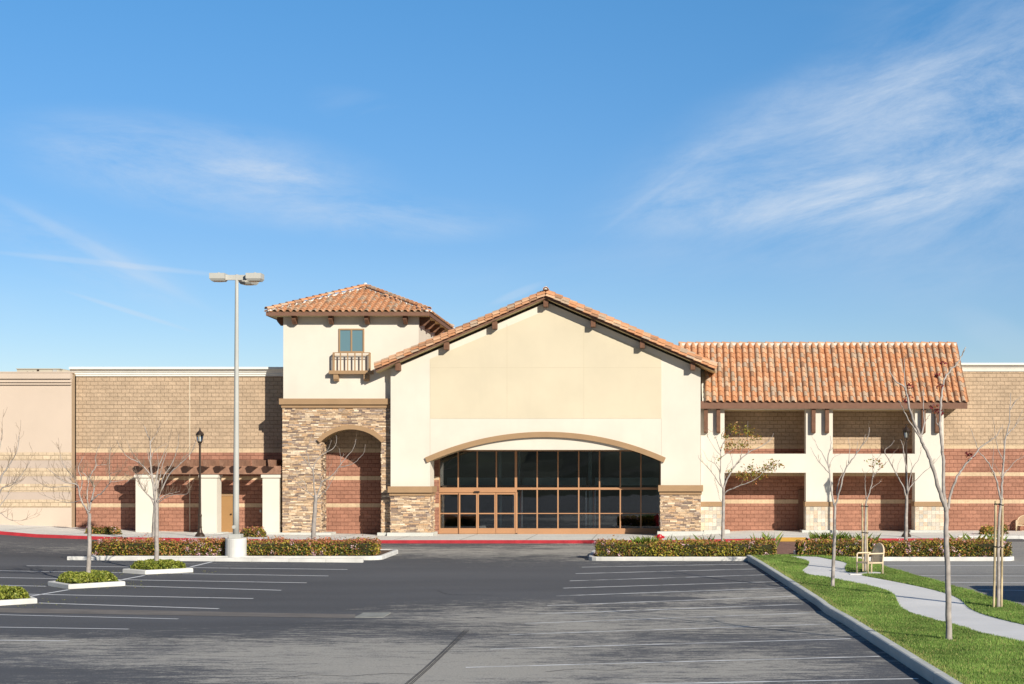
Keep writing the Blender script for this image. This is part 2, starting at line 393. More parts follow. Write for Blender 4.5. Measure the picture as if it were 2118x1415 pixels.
# scored joints: thin dark strips laid flat on the slab
kind(mb.build('sidewalk', M['walk']))
mb = MB()
for x in rng(-34, 22, 3.05):
    mb.quad(*[(a, y, zs(a, y) + .004) for a, y in ((x, 75.2), (x + .03, 75.2), (x + .03 , 82.9), (x, 82.9))]) if not (5.7 < x < 7.4) and x < 14.6 else None
for y in (77.7, 80.0):
    for a, c in zip(rng(-34, 14, 2), rng(-34, 14, 2)[1:]):
        mb.quad(*[(x, yy, zs(x, yy) + .004) for x, yy in ((a, y), (c, y), (c, y + .03), (a, y + .03))])
kind(mb.build('sidewalk_joints', simple('joint_dark', (.20, .19, .165), .95, .1)))
def kerb_path(name, pts, w, h, mat, closed=False, zf=zg, bev=.03, seg=1.5, joint=2):
    """kerb swept along ground points, outer face on the left of travel"""
    pts = [Vector((p[0], p[1])) for p in pts]
    if closed: pts = pts + [pts[0]]
    out = [pts[0]]
    for a, b2 in zip(pts, pts[1:]):
        n = max(1, int((b2 - a).length / seg))
        for k in range(1, n + 1): out.append(a.lerp(b2, k / n))
    if closed: out = out[:-1]
    o2 = []; fl = []
    for i, p in enumerate(out):
        if joint and 0 < i < len(out) - 1 and i % joint == 0 and (out[i + 1] - out[i - 1]).length > 1.2:
            t = (out[i + 1] - out[i - 1]).normalized() * .011; o2 += [p - t, p - t * .6, p + t * .6, p + t]; fl += [0, 1, 1, 0]
        else: o2.append(p); fl.append(0)
    out = o2
    n = len(out); mb = MB(); prof = [(0, -.1), (0, h - bev), (bev * .3, h - bev * .3), (bev, h), (w - .02, h), (w, h - .02), (w, -.1)]
    for i in range(n):
        a = out[(i - 1) % n] if (closed or i > 0) else out[i]; c = out[(i + 1) % n] if (closed or i < n - 1) else out[i]
        t1 = (out[i] - a); t2 = (c - out[i])
        t1 = t1.normalized() if t1.length > 1e-6 else t2.normalized(); t2 = t2.normalized() if t2.length > 1e-6 else t1
        t = (t1 + t2).normalized(); nn = Vector((t.y, -t.x)); k = 1 / max(.5, nn.dot(Vector((t1.y, -t1.x))))
        for (o, z) in prof:
            if fl[i]: o = min(max(o, .014), w - .014); z = z - (.014 if z > 0 else 0)
            q = out[i] + nn * o * k; mb.v.append((q.x, q.y, zf(out[i].x, out[i].y) + z))
    m = len(prof)
    for i in range(n if closed else n - 1):
        j = (i + 1) % n
        for k in range(m - 1): mb.face((i * m + k, i * m + k + 1, j * m + k + 1, j * m + k))
    if not closed:
        mb.face(list(range(m))[::-1]); mb.face([(n - 1) * m + k for k in range(m)])
    return kind(mb.build(name, mat))
kx = [-60, -45, -30.7, -29, -27, -25, -21, -17, -14, -8, 1, 5]
kerb_path('red_kerb', [(x, KY) for x in (kx + [5.88])][::-1], .15, .152, M['redpaint'])
kerb_path('red_kerb', [(x, KY) for x in (7.32, 10, 14.6)][::-1], .15, .152, M['redpaint'])
kerb_path('grey_kerb', [(14.72, 77.5), (70, 77.5)][::-1], .16, .152, M['kerb'])
kerb_path('grey_kerb', [(14.66, 75.3), (14.66, 77.4)][::-1], .15, .152, M['kerb'])
# the outer face must look to the camera: paths run right to left
mb = MB(); mb.add([(5.9, KY - .02, zg(5.9, KY) + .012), (7.3, KY - .02, zg(7.3, KY) + .012), (7.3, KY + 1.0, zs(7.3, KY + 1)), (5.9, KY + 1.0, zs(5.9, KY + 1))], [(0, 1, 2, 3)])
kind(mb.build('curb_ramp', M['yellow']))
mb = MB()
for a, c in zip([62.2, 63, 64, 65, 66] + rng(67.5, 75, 1.5), [63, 64, 65, 66] + rng(67.5, 75, 1.5)):
    x1a = 6.0 if a < 67 else 7.3
    mb.quad(*[(x, y, zg(x, y) + .006) for x, y in ((4.93, a), (x1a, a), (x1a, c), (4.93, c))])
kind(mb.build('brick_crosswalk', M['paver']))
# gutter ribbon, drain pad, tyre marks
def ribbon(mb, pts, dz=.006):
    for (a, b2), (c, d) in zip(pts, pts[1:]):
        n = 8
        for k in range(n):
            q = []
            for (s_, t) in ((0, k), (0, k + 1), (1, k + 1), (1, k)):
                p0 = a if s_ == 0 else b2; p1 = c if s_ == 0 else d
                x = p0[0] + (p1[0] - p0[0]) * t / n; y = p0[1] + (p1[1] - p0[1]) * t / n
                q.append((x, y, zg(x, y) + dz))
            mb.quad(*q)
g = lambda px, py: tuple(G(px, py)[:2])
mb = MB(); ribbon(mb, [(g(-400, 1259), g(-400, 1250)), (g(0, 1267), g(0, 1258)), (g(420, 1274), g(420, 1265)), (g(735, 1279), g(735, 1271))])
kind(mb.build('valley_gutter', M['gutter']))
mb = MB(); a, b2, c, d = g(733, 1277.5), g(792, 1277.5), g(808, 1269.5), g(752, 1269.5)
mb.prismz([a, b2, c, d], zg(*a) - .1, zg(*a) + .012); kind(mb.build('drain_pad', simple('drain_concrete', (.30, .30, .27), .9, .2, 3)))
mb = MB()
def strip(mb, pts, w, dz):
    pts = [Vector(p[:2]) for p in pts]; L = []
    for i, p in enumerate(pts):
        t = (pts[min(i + 1, len(pts) - 1)] - pts[max(i - 1, 0)]).normalized(); nn = Vector((-t.y, t.x)) * w / 2
        L.append((p + nn, p - nn))
    for (a, b2), (c, d) in zip(L, L[1:]): mb.quad(*[(q.x, q.y, zg(q.x, q.y) + dz) for q in (a, b2, d, c)])
for off in (0, 2.6, 6.4, 9.5):
    pl = [(960 + off, 1304), (938 + off, 1326), (910 + off, 1353), (878 + off * 1.2, 1382), (840 + off * 1.4, 1414), (800 + off * 1.6, 1450)]
    strip(mb, [g(*p) for p in pl], .022, .007)
kind(mb.build('tyre_marks', M['mark']))
# stall lines
def lines(name, L, mat, w=.12):
    mb = MB()
    for (a, b2) in L:
        A = Vector(g(*a)); B = Vector(g(*b2)); n = max(2, int((B - A).length / .8))
        strip(mb, [A.lerp(B, k / n) for k in range(n + 1)], w, .005)
    return kind(mb.build(name, mat))
lines('stall_lines', [((54.8, 1170.4), (718.7, 1178.2)), ((-300, 1176), (678.9, 1191.6)), ((-300, 1190), (634.2, 1205.8)), ((-300, 1204), (95, 1213)), ((258, 1212), (581.9, 1221.2)),
      ((43, 1229), (523.8, 1238.3)), ((80, 1247.5), (452.7, 1259.4)), ((-300, 1263), (368.7, 1280.5)), ((-300, 1293), (266, 1301.6)), ((-300, 1322), (142, 1326)),
      ((438.5, 1162.3), (393.9, 1172.9)), ((298.5, 1190.7), (247.7, 1200)), ((142, 1220), (57, 1234.6))], M['paint'])
lines('stall_lines', [((1203.5, 1173.4), (1548, 1167)), ((1190.5, 1186.8), (1566, 1177)), ((1179, 1201.8), (1588, 1189)), ((1165, 1216.8), (1610, 1203)), ((1150.7, 1233), (1630, 1216)),
      ((1132, 1253), (1655, 1233)), ((1112, 1269.6), (1662, 1250)), ((1085.7, 1290), (1676, 1268)), ((1054, 1313), (1715, 1291)), ((1013.5, 1343), (1760, 1321.5)), ((963, 1381), (1819, 1358)), ((905, 1424), (1899, 1404))], M['paintworn'])

# ------------------------------------------------------------------ median bed on the right
def clip_bed(name, poly, dz, mat, thick=None):
    bm = bmesh.new(); vs = [bm.verts.new((p[0], p[1], 0)) for p in poly]
    bm.faces.new(vs); 
    for yb in (26.9, 43.6, 62, 64, 68) + tuple(rng(14, 62, 4)):
        bmesh.ops.bisect_plane(bm, geom=bm.verts[:] + bm.edges[:] + bm.faces[:], plane_co=(0, yb, 0), plane_no=(0, 1, 0))
    bmesh.ops.triangulate(bm, faces=bm.faces[:])
    for v in bm.verts: v.co.z = zg(v.co.x, v.co.y) + dz
    bmesh.ops.recalc_face_normals(bm, faces=bm.faces[:])
    if sum(f.normal.z for f in bm.faces) < 0: bmesh.ops.reverse_faces(bm, faces=bm.faces[:])
    me = bpy.data.meshes.new(name); bm.to_mesh(me); bm.free(); me.materials.append(mat)
    o = bpy.data.objects.new(name, me); COL.objects.link(o); return kind(o)
BH = .15
gb = lambda px, py: tuple(G(px, py, BH)[:2])
kin = [(1543, 1158.5), (1568, 1173), (1600, 1194), (1640, 1220.5), (1690, 1254), (1745, 1291), (1800, 1328), (1860, 1368), (1931, 1415.5)]   # kerb foot
kfoot = [g(*p) for p in kin]
d0 = Vector(kfoot[-1]) - Vector(kfoot[-2]); kfoot += [tuple(Vector(kfoot[-1]) + d0.normalized() * k) for k in (4, 9, 16)]
path_L = [gb(*p) for p in [(1603, 1150), (1630.6, 1152), (1660.7, 1157), (1674, 1164), (1671, 1171.4), (1657.7, 1180.5), (1660.7, 1185), (1675.8, 1191), (1721, 1197), (1766, 1207.6), (1811, 1216),
         (1841.4, 1225.7), (1855, 1240.7), (1860, 1258.8), (1886.6, 1271), (1931.8, 1283), (1977, 1295), (2037, 1313), (2118, 1332), (2230, 1360), (2420, 1410)]]
path_R = [gb(*p) for p in [(1690.8, 1152), (1721, 1158), (1745, 1162.4), (1754, 1167), (1748, 1176), (1749.6, 1183.5), (1766, 1185), (1800, 1183), (1826, 1184), (1822, 1188.5), (1776.7, 1189.5), (1799, 1194), (1841, 1201.6), (1901.7, 1213.6), (1956, 1227), (1989, 1240.7), (2001, 1255.8),
         (2022, 1268), (2067, 1281), (2118, 1293), (2230, 1318), (2420, 1360)]]
bed_R = [gb(*p) for p in [(1688, 1151), (1766, 1154), (1829, 1173), (1871.6, 1185), (1931.8, 1201.6), (1977, 1215), (2022, 1228.7), (2067, 1240.7), (2118, 1255), (2230, 1284), (2420, 1330)]]
def ext(p, q, k): d = (Vector(q) - Vector(p)).normalized(); return tuple(Vector(q) + d * k)
def smooth_poly(p, it=2):
    for _ in range(it):
        o = [p[0]]
        for a, b2 in zip(p, p[1:]):
            o += [(a[0] * .75 + b2[0] * .25, a[1] * .75 + b2[1] * .25), (a[0] * .25 + b2[0] * .75, a[1] * .25 + b2[1] * .75)]
        p = o + [p[-1]]
    return p
path_L = smooth_poly(path_L); path_R = smooth_poly(path_R); bed_R = smooth_poly(bed_R, 1)
bed = [tuple(Vector(p) + Vector((.1, 0))) for p in kfoot] + [(bed_R[-1][0], kfoot[-1][1])] + bed_R[::-1] + [gb(1603, 1149)]
clip_bed('lawn_base', bed, BH - .01, M['lawnbase'])
pathpoly = path_L + path_R[::-1]
clip_bed('footpath', pathpoly, BH + .006, M['path'])
kerb_path('median_kerb', kfoot[::-1], .2, .2, M['conc'], bev=.04, seg=1.2)
# side lot beyond the lawn: paler asphalt
side = [tuple(Vector(p) + Vector((-.05, -.05))) for p in bed_R] + [(60, bed_R[-1][1]), (60, 74.9), (14.9, 74.9), (7.5, 74.9), (7.5, 66), (bed_R[0][0] + .3, 62.3)]
clip_bed('side_lot', side, .004, M['asphalt2'])
kerb_path('lawn_edge', [(p[0], p[1]) for p in bed_R], .12, BH - .02, M['conc'], seg=3)
lines('side_lot_lines', [((1829, 1170.6), (2200, 1169.5)), ((1895, 1191), (2250, 1192)), ((1931, 1204.5), (2250, 1207)), ((2023, 1220), (2250, 1224)), ((2095, 1110.5), (2135, 1119))], M['paint'])
def inside(poly, x, y):
    poly = np.array(poly); x0, y0 = poly[:, 0], poly[:, 1]; x1, y1 = np.roll(x0, -1), np.roll(y0, -1)
    r = np.zeros(len(x), bool)
    for a, b2, c, d in zip(x0, y0, x1, y1):
        k = ((b2 > y) != (d > y)); 
        with np.errstate(divide='ignore', invalid='ignore'): r ^= k & (x < (c - a) * (y - b2) / (d - b2 + 1e-12) + a)
    return r
# grass: one mesh of blades (uncountable)
n = 1900000
xa, xb, ya, yb = 3.0, 20, 18, 64
u = NR.rand(n); yy = ya + (yb - ya) * u ** 1.25; xx = xa + (xb - xa) * NR.rand(n)
vis = (xx < (2400 - CX) * yy / F)
xx, yy = xx[vis], yy[vis]
ok = inside(bed, xx, yy)
pp = np.array(pathpoly); c0 = inside([tuple(p) for p in pathpoly], xx, yy)
ok &= ~c0
for tx, ty, tr in [(1963, 1325, .33), (1722, 1215, .22), (2063, 1257, .3), (1790, 1182, .3)]:   # bare soil rings at trunks
    q = gb(tx, ty); ok &= ((xx - q[0]) ** 2 + (yy - q[1]) ** 2) > (tr * (.6 + .8 * NR.rand(len(xx)))) ** 2
kf = np.array(kfoot); kxs = np.interp(yy, kf[::-1, 1], kf[::-1, 0]); ok &= xx > kxs + .19 
xx, yy, kxs = xx[ok], yy[ok], kxs[ok]; n = len(xx)
zz = np.interp(yy, [p[0] for p in PROF], [p[1] for p in PROF]) + BH - .012
s1 = np.sin(xx * 1.3 + 2 * np.sin(yy * .7)) * np.sin(yy * 1.1 + xx * .5) + .6 * np.sin(xx * 3.7 + yy * 2.9) * np.sin(yy * 4.1 - xx)
h = (.05 + .045 * NR.rand(n)) * (1 + .25 * s1); w = .006 + .006 * NR.rand(n) + .00015 * yy
ang = NR.rand(n) * 2 * np.pi; lean = NR.rand(n) * .8 * h; la = NR.rand(n) * 2 * np.pi
V = np.zeros((n, 3, 3)); V[:, 0] = np.stack([xx - w * np.cos(ang), yy - w * np.sin(ang), zz], 1); V[:, 1] = np.stack([xx + w * np.cos(ang), yy + w * np.sin(ang), zz], 1)
V[:, 2] = np.stack([xx + lean * np.cos(la), yy + lean * np.sin(la), zz + h], 1)
base = np.array([.225, .335, .072]); yel = np.array([.50, .46, .17]); dk = np.array([.11, .22, .04])
t = NR.rand(n, 1); C = base * (1 - t * .5) + dk * t * .5 + .0
C = C * (1 + .25 * s1[:, None]); dry = (NR.rand(n) < .07 + .06 * (s1 > .8)); C[dry] = yel * (.7 + .5 * NR.rand(dry.sum(), 1))
dd = np.minimum(np.abs(xx - kxs - .2), 9); edge = (dd < .18) & (NR.rand(n) < .35); C[edge] = yel * (.6 + .5 * NR.rand(edge.sum(), 1))
kind(quads_obj('lawn_grass', V, np.clip(C, .01, 1), M['grass'], k=3), 'stuff')

# ------------------------------------------------------------------ islands with kerbs
def island(name, x0, x1, y0, y1, r=.5):
    pts = []
    for cx, cy, a0 in ((x0 + r, y0 + r, 180), (x1 - r, y0 + r, 270), (x1 - r, y1 - r, 0), (x0 + r, y1 - r, 90)):
        for k in range(5): a = math.radians(a0 + 22.5 * k); pts.append((cx + r * math.cos(a), cy + r * math.sin(a)))
    kerb_path(name, pts[::-1], .16, .16, M['kerb'], closed=True)
    return pts
# travel direction is clockwise so that the outer face is on the left
LI = (GX(183, 63.2), GX(791, 63.2), 63.0, 67.6); RI = (GX(1217, 62.9), GX(1607, 63), 62.6, 67.4); RI2 = (GX(1660, 62.6), GX(2102, 62.6), 62.5, 67.2)
for nm, I in (('island_kerb', LI), ('island_kerb', RI), ('island_kerb', RI2)):
    pts = island(nm, *I)
    clip_bed('planting_bed', [(p[0] * .985 + .015 * (I[0] + I[1]) / 2, p[1]) for p in pts], .13, M['soil'])
mb = MB()
for a, c in zip(rng(138, 750, 76.5), rng(138, 750, 76.5)[1:]):
    p0 = Vector(g(a, 1158.5 + (a - 138) * .0088)); p1 = Vector(g(c - .35, 1158.5 + (c - 138) * .0088))
    z0, z1 = zg(*p0), zg(*p1)
    A = [(p0.x, p0.y, z0 - .05), (p1.x, p1.y, z1 - .05), (p1.x, p1.y + .3, z1 - .05), (p0.x, p0.y + .3, z0 - .05),
         (p0.x, p0.y + .03, z0 + .14), (p1.x, p1.y + .03, z1 + .14), (p1.x, p1.y + .27, z1 + .14), (p0.x, p0.y + .27, z0 + .14)]
    mb.add(A, [(0, 3, 2, 1), (4, 5, 6, 7), (0, 1, 5, 4), (1, 2, 6, 5), (2, 3, 7, 6), (3, 0, 4, 7)])
tag(mb.build('wheel_stop', M['kerb'], bevel=.015), 'long low white concrete wheel stop in front of the left flower hedge', 'wheel stop')
def diamond(px):
    l, f_, r = [Vector(g(*p)) for p in px]; bk = l + r - f_ + Vector((0, .5))
    pts = [l, f_, r, bk]
    kerb_path('planter_kerb', [tuple(p) for p in pts][::-1], .15, .15, M['kerb'], closed=True)
    c = (l + f_ + r + bk) / 4
    clip_bed('planter_soil', [tuple(p.lerp(c, .08)) for p in pts], .12, M['soil'])
    return c, pts
DI = [diamond(q) for q in ([(253.7, 1185), (300.7, 1188.3), (399.5, 1183.7)], [(98.8, 1211.7), (142, 1218.6), (259, 1211.8)], [(-92, 1247), (-52, 1256), (77, 1248)])]

mb = MB()
for pl in ([(905, 1222), (925, 1229), (950, 1231), (985, 1230), (1030, 1233)], [(980, 1277), (1010, 1281), (1060, 1283), (1100, 1281)], [(560, 1405), (640, 1396), (720, 1399), (800, 1393), (880, 1396)], [(1130, 1390), (1190, 1384), (1260, 1387), (1340, 1380)]):
    q = []
    for a, b2 in zip(pl, pl[1:]):
        for k in range(6): q.append((a[0] + (b2[0] - a[0]) * k / 6 + R.uniform(-2, 2), a[1] + (b2[1] - a[1]) * k / 6 + R.uniform(-.35, .35)))
    strip(mb, [g(*p) for p in q], .03, .006)
kind(mb.build('asphalt_cracks', M['mark']))
# ------------------------------------------------------------------ foliage helpers
def leaf_quads(Pn, size, outward=None, upb=.3):
    n = len(Pn); d1 = NR.randn(n, 3); d1 /= np.linalg.norm(d1, axis=1)[:, None]
    nn = NR.randn(n, 3) * .9 + (outward if outward is not None else 0); nn[:, 2] += upb; nn /= np.linalg.norm(nn, axis=1)[:, None]
    d1 -= nn * (d1 * nn).sum(1)[:, None]; d1 /= np.linalg.norm(d1, axis=1)[:, None]; d2 = np.cross(nn, d1)
    s = (size * (.6 + .8 * NR.rand(n)))[:, None]
    return np.stack([Pn - d1 * s * .9, Pn + d2 * s * .42, Pn + d1 * s * .9, Pn - d2 * s * .42], 1)
def pick(pal, wts, n):
    i = NR.choice(len(pal), n, p=np.array(wts) / sum(wts)); return np.array(pal)[i] * (.75 + .5 * NR.rand(n, 1))
DG, MG, YG, BR, RD, PK = (.06, .08, .02), (.17, .18, .03), (.46, .39, .05), (.42, .19, .07), (.52, .19, .11), (.90, .56, .60)
def hedge(name, label, x0, x1, y0, y1, ht, wt, toppal, nl, nb, blossom_zone=None, group=None, cat='hedge', rad=None, size=.05):
    cx, cy = (x0 + x1) / 2, (y0 + y1) / 2; zb = zg(cx, cy) + .13
    t = thing(name, label, cat, (cx, cy, zb), group)
    hx, hy = (x1 - x0) / 2, (y1 - y0) / 2
    def surf(n):
        th = NR.rand(n); a = NR.rand(n)
        side_ = NR.rand(n); X = np.empty(n); Y = np.empty(n); Z = np.empty(n); O = np.zeros((n, 3))
        U = NR.rand(n) * 2 - 1; W = NR.rand(n) * 2 - 1; H = NR.rand(n)
        per = [2 * hx * ht, 2 * hx * ht * .5, 2 * hy * ht, 2 * hy * ht, 4 * hx * hy]; per = np.cumsum(np.array(per) / sum(per))
        s = np.searchsorted(per, side_)
        X = np.where(s == 2, -1, np.where(s == 3, 1, U)); Y = np.where(s == 0, -1, np.where(s == 1, 1, W)); Z = np.where(s == 4, 1, H)
        O[s == 0, 1] = -1; O[s == 1, 1] = 1; O[s == 2, 0] = -1; O[s == 3, 0] = 1; O[s == 4, 2] = 1
        # round the box: superellipse pull-in near the top and the ends
        p1 = 5 if hx >= 2 else 2.6; rr = (np.abs(Z) ** p1 + (np.abs(Y)) ** p1 + (np.abs(X) ** p1 if hx < 2 else 0)) ** (1 / p1); k = np.where(rr > 1, 1 / rr, 1)
        e = (np.abs(X) ** 8 + np.abs(Y) ** 4) ** .125; k2 = np.where(e > 1, 1 / e, 1)
        Xw = cx + X * hx * (k if hx < 2 else np.minimum(1, k2 + .12)); Yw = cy + Y * hy * k * k2
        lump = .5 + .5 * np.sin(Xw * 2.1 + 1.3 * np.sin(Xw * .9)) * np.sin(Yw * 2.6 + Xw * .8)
        Zw = Z * ht * k * (.76 + .18 * lump + .07 * np.sin(Xw * 9.1 + Yw * 3) * np.sin(Xw * 5.3 - Yw * 7)) + (Z > .9) * np.abs(NR.randn(n)) ** 2 * .018
        Pn = np.stack([Xw, Yw, zb + Zw], 1) - O * (np.abs(NR.randn(n)) * .06)[:, None] + O * (.07 * (lump - .6))[:, None] + NR.randn(n, 3) * .025
        return Pn, O, Zw / ht, lump
    mb = MB()
    K = 14; base_ = len(mb.v)
    q_ = .13 if hx >= 2 else .3
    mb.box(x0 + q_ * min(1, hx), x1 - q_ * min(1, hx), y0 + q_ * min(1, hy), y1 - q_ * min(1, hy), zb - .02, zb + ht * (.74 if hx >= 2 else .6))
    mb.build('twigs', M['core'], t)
    Pn, O, zf, lump = surf(nl)
    C = pick([DG, MG, YG, BR], wt, nl)
    topm = (zf + NR.randn(nl) * .12 > .82); C[topm] = pick(toppal[0], toppal[1], topm.sum())
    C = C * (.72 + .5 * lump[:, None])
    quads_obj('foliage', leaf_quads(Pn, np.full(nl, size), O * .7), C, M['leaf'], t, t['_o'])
    if nb:
        cl = max(3, nb // 14); Pc, Oc, zc, lc = surf(cl)
        if blossom_zone is not None:
            keep = NR.rand(cl) < np.array([blossom_zone(x) for x in Pc[:, 0]]); Pc, Oc = Pc[keep], Oc[keep]
        i = NR.randint(0, len(Pc), nb); Pb = Pc[i] + NR.randn(nb, 3) * .045 + Oc[i] * .05
        C = np.array(PK) * (.75 + .4 * NR.rand(nb, 1)); C[:, 1:] *= (.8 + .5 * NR.rand(nb, 1))
        quads_obj('blossom', leaf_quads(Pb, np.full(nb, size * .62), Oc[i]), np.clip(C, 0, .95), M['leaf'], t, t['_o'])
    return t
redtop = ([RD, BR, YG, MG], [6, 4, .9, .6]); mixtop = ([BR, YG, MG, RD], [3, 2, 2, 1.5])
gl = 'flowering hedges in the kerbed islands'
hedge('flowering_hedge', 'long reddish hedge with pink blossoms left of the round concrete lamp base', GX(190, 64), GX(467, 64), 63.5, 65.2, .62, [2, 2.4, 2, 4], redtop, 15000, 1300, lambda x: .35 + .65 * (x > GX(380, 64)) + .3 * (x < GX(250, 64)), gl)
hedge('flowering_hedge', 'reddish green hedge right of the round concrete lamp base, with few blossoms', GX(511, 64), GX(777, 64), 63.5, 65.2, .62, [2.4, 3, 2.4, 2.6], redtop, 14000, 500, None, gl)
hedge('flowering_hedge', 'yellow green hedge in front of the red fire hydrant', GX(1233, 63.4), GX(1604, 63.4), 63.1, 64.7, .60, [2.4, 3, 4.5, 2], mixtop, 18000, 900, lambda x: .15 + .85 * (x < GX(1300, 63.4)) + .85 * (x > GX(1545, 63.4)), gl)
hedge('flowering_hedge', 'dark hedge dotted with pink blossoms behind the cream metal bench', GX(1652, 63.2), GX(2090, 63.2), 63.0, 64.7, .64, [3.2, 3, 2.2, 3], mixtop, 21000, 1500, None, gl)
gs = 'small round shrubs on the sidewalk'
def shrub(label, pxa, pxb, Y, ht, nl, nb, w=1.0):
    x0, x1 = GX(pxa, Y), GX(pxb, Y)
    hedge('round_shrub', label, x0, x1, Y - w / 2, Y + w / 2, ht, [3, 3, 1.6, 3.2], redtop if nb else mixtop, nl, nb, None, gs, 'shrub', size=.055)
shrub('small reddish shrub on the sidewalk left of the pergola', 177, 250, 77.6, .46, 2200, 120)
shrub('small reddish shrub in front of the right pergola pillar', 497, 549, 77.4, .52, 2200, 90)
shrub('low green shrub near the red block wall behind the staked tree', 2026, 2062, 79, .42, 1300, 0, .8)
shrub('pink flowered shrub between the staked tree and the far wall bench', 2066, 2084, 79.3, .55, 900, 140, .7)
# planter ground cover mounds
GC = [(.20, .25, .04), (.30, .34, .05), (.40, .40, .08), (.12, .16, .03)]
for (c, pts), lb in zip(DI, ('low green ground cover mound in the square planter nearest the left hedge', 'low green ground cover mound in the middle square planter of the left lot', 'low green ground cover mound in the planter at the left photo edge')):
    zb = zg(c.x, c.y) + .12; t = thing('ground_cover_mound', lb, 'shrub', (c.x, c.y, zb), 'ground cover mounds in the square planters')
    n = 5200; u, v = NR.rand(n), NR.rand(n); a, b2, d = pts[0], pts[1], pts[3]
    k = .10; u = k + (1 - 2 * k) * u; v = k + (1 - 2 * k) * v
    X = b2.x + (a.x - b2.x) * u + (pts[2].x - b2.x) * v; Y = b2.y + (a.y - b2.y) * u + (pts[2].y - b2.y) * v + .5 * u * v
    ed = np.minimum(np.minimum(u - k, 1 - k - u), np.minimum(v - k, 1 - k - v)) / .5
    H = .30 * np.minimum(1, (ed * 5)) ** .5 * (.85 + .15 * np.sin(X * 5) * np.sin(Y * 6)) * np.where(NR.rand(n) < .4, NR.rand(n), 1)
    Pn = np.stack([X, Y, zb + H + NR.rand(n) * .04], 1)
    quads_obj('foliage', leaf_quads(Pn, np.full(n, .05), None, .8), pick(GC, [3, 4, 3, 2], n), M['leaf'], t, t['_o'])

# shed leaves on the asphalt round the planters (uncountable)
Pl = []
for (c, pts) in DI:
    k = 130; a = NR.rand(k) * 2 * np.pi; r = 1.0 + np.abs(NR.randn(k)) * .55; X = c.x + r * np.cos(a) * 1.25; Y_ = c.y + r * np.sin(a) * 1.0
    Pl += [(x_, y_, zg(x_, y_) + .008) for x_, y_ in zip(X, Y_)]
Pl = np.array(Pl); kind(quads_obj('fallen_leaves', leaf_quads(Pl, np.full(len(Pl), .035), None, 4), pick([(.35, .36, .07), (.28, .30, .05), (.45, .40, .12)], [3, 2, 1], len(Pl)), M['leaf']), 'stuff')
# grass tufts in the islands
def tuft(label, px, py, Y, n, spread, ht):
    x, z = XZ(px, py, Y); zb = zg(x, Y) + .13; t = thing('grass_tuft', label, 'grass tuft', (x, Y, zb), 'ornamental grass tufts around the hedges')
    a = NR.rand(n) * 2 * np.pi; r = NR.rand(n) ** .5 * spread; bx = x + r * np.cos(a) * 1.4; by = Y + r * np.sin(a) * .6
    h = ht * (.6 + .5 * NR.rand(n)); la = NR.rand(n) * 2 * np.pi; ln = h * (.2 + .5 * NR.rand(n)); w = .006
    V = np.zeros((n, 4, 3)); z0 = np.full(n, zb)
    V[:, 0] = np.stack([bx - w, by, z0], 1); V[:, 1] = np.stack([bx + w, by, z0], 1)
    V[:, 2] = np.stack([bx + ln * np.cos(la) * .45 + w * .7, by + ln * np.sin(la) * .45, z0 + h * .7], 1); V[:, 3] = np.stack([bx + ln * np.cos(la), by + ln * np.sin(la), z0 + h], 1)
    quads_obj('blades', V, pick([(.15, .22, .03), (.22, .28, .05), (.12, .16, .03)], [2, 2, 1], n), M['grass'], t, t['_o'])
tuft('bright green grass tuft left of the red hydrant', 1335, 1120, 64.3, 260, .22, .72)
tuft('green grass tuft behind the hedge right of the leafy tree', 1585, 1110, 65.2, 60, .35, .84)
tuft('green grass tuft at the left end of the dark hedge', 1712, 1108, 65.0, 240, .45, .86)
tuft('green grass tuft behind the hedge left of the staked bench tree', 1765, 1108, 65.2, 150, .6, .80)
tuft('thin grass tuft spilling over the path beside the dark hedge', 1672, 1140, 63.2, 60, .2, .42)
tuft('sparse grass tuft at the back of the dark hedge near the double staked tree', 2030, 1108, 65.6, 60, .8, .84)
tuft('sparse grass tuft behind the hedge right of the hydrant', 1420, 1112, 65.4, 50, .9, .76)

# ------------------------------------------------------------------ BUILDING
YW, YT, YM, YG_ = 83.0, 81.0, 80.5, 80.95
ZB = .3
B = thing('store_building', 'large cream stucco store with tiled roofs, stone tower and arched glass entrance', 'building', (GX(1128, 83), 83, .59))
def banded(mb, x0, x1, off, y=YW, top=None, th=.3):
    """split-face wall in stacked bands; band heights from the photograph"""
    lv = [(ZB, 1.98, 1), (1.98, 2.18, 2), (2.18, 3.40, 1), (3.40, 3.60, 2), (3.60, 4.83, 1), (4.83, 5.03, 2), (5.03, top, 0)]
    for a, b2, m in lv:
        a2 = a if a == ZB else a + off; b3 = b2 if b2 == top else b2 + off
        mb.box(x0, x1, y, y + th, a2, b3, m)
BM = [M['tan'], M['red'], M['band']]
XA = GX(157, YW); XS0 = GX(908, YW); XS1 = GX(1367, YW)
mb = MB(); banded(mb, XA, XS0, 0, top=9.0); mb.build('block_wall', BM, B)
mb = MB(); banded(mb, XS1, 46, .2, top=9.3); mb.build('block_wall', BM, B)
mb = MB(); mb.box(XS0, XS1, YW, YW + .3, GZ(930, YW), 9.2); mb.build('entrance_header', M['stucco'], B)
def cornice(mb, x0, x1, zt, zb, left_end=True):
    h = zt - zb
    prof = [(YW + .3, zb), (YW - .06, zb), (YW - .06, zb + h * .16), (YW - .11, zb + h * .20), (YW - .11, zb + h * .36), (YW - .15, zb + h * .40), (YW - .22, zb + h * .62), (YW - .26, zb + h * .74), (YW - .36, zb + h * .76), (YW - .36, zt), (YW + .3, zt)]
    mb.prismx(prof[::-1], x0, x1)
mb = MB(); cornice(mb, GX(142, 82.6), GX(600, YW), 9.26, 8.80); mb.build('cornice', M['cornice'], B)
mb = MB(); cornice(mb, GX(1900, YW), 46, 9.47, 9.05); mb.build('cornice', M['cornice'], B)
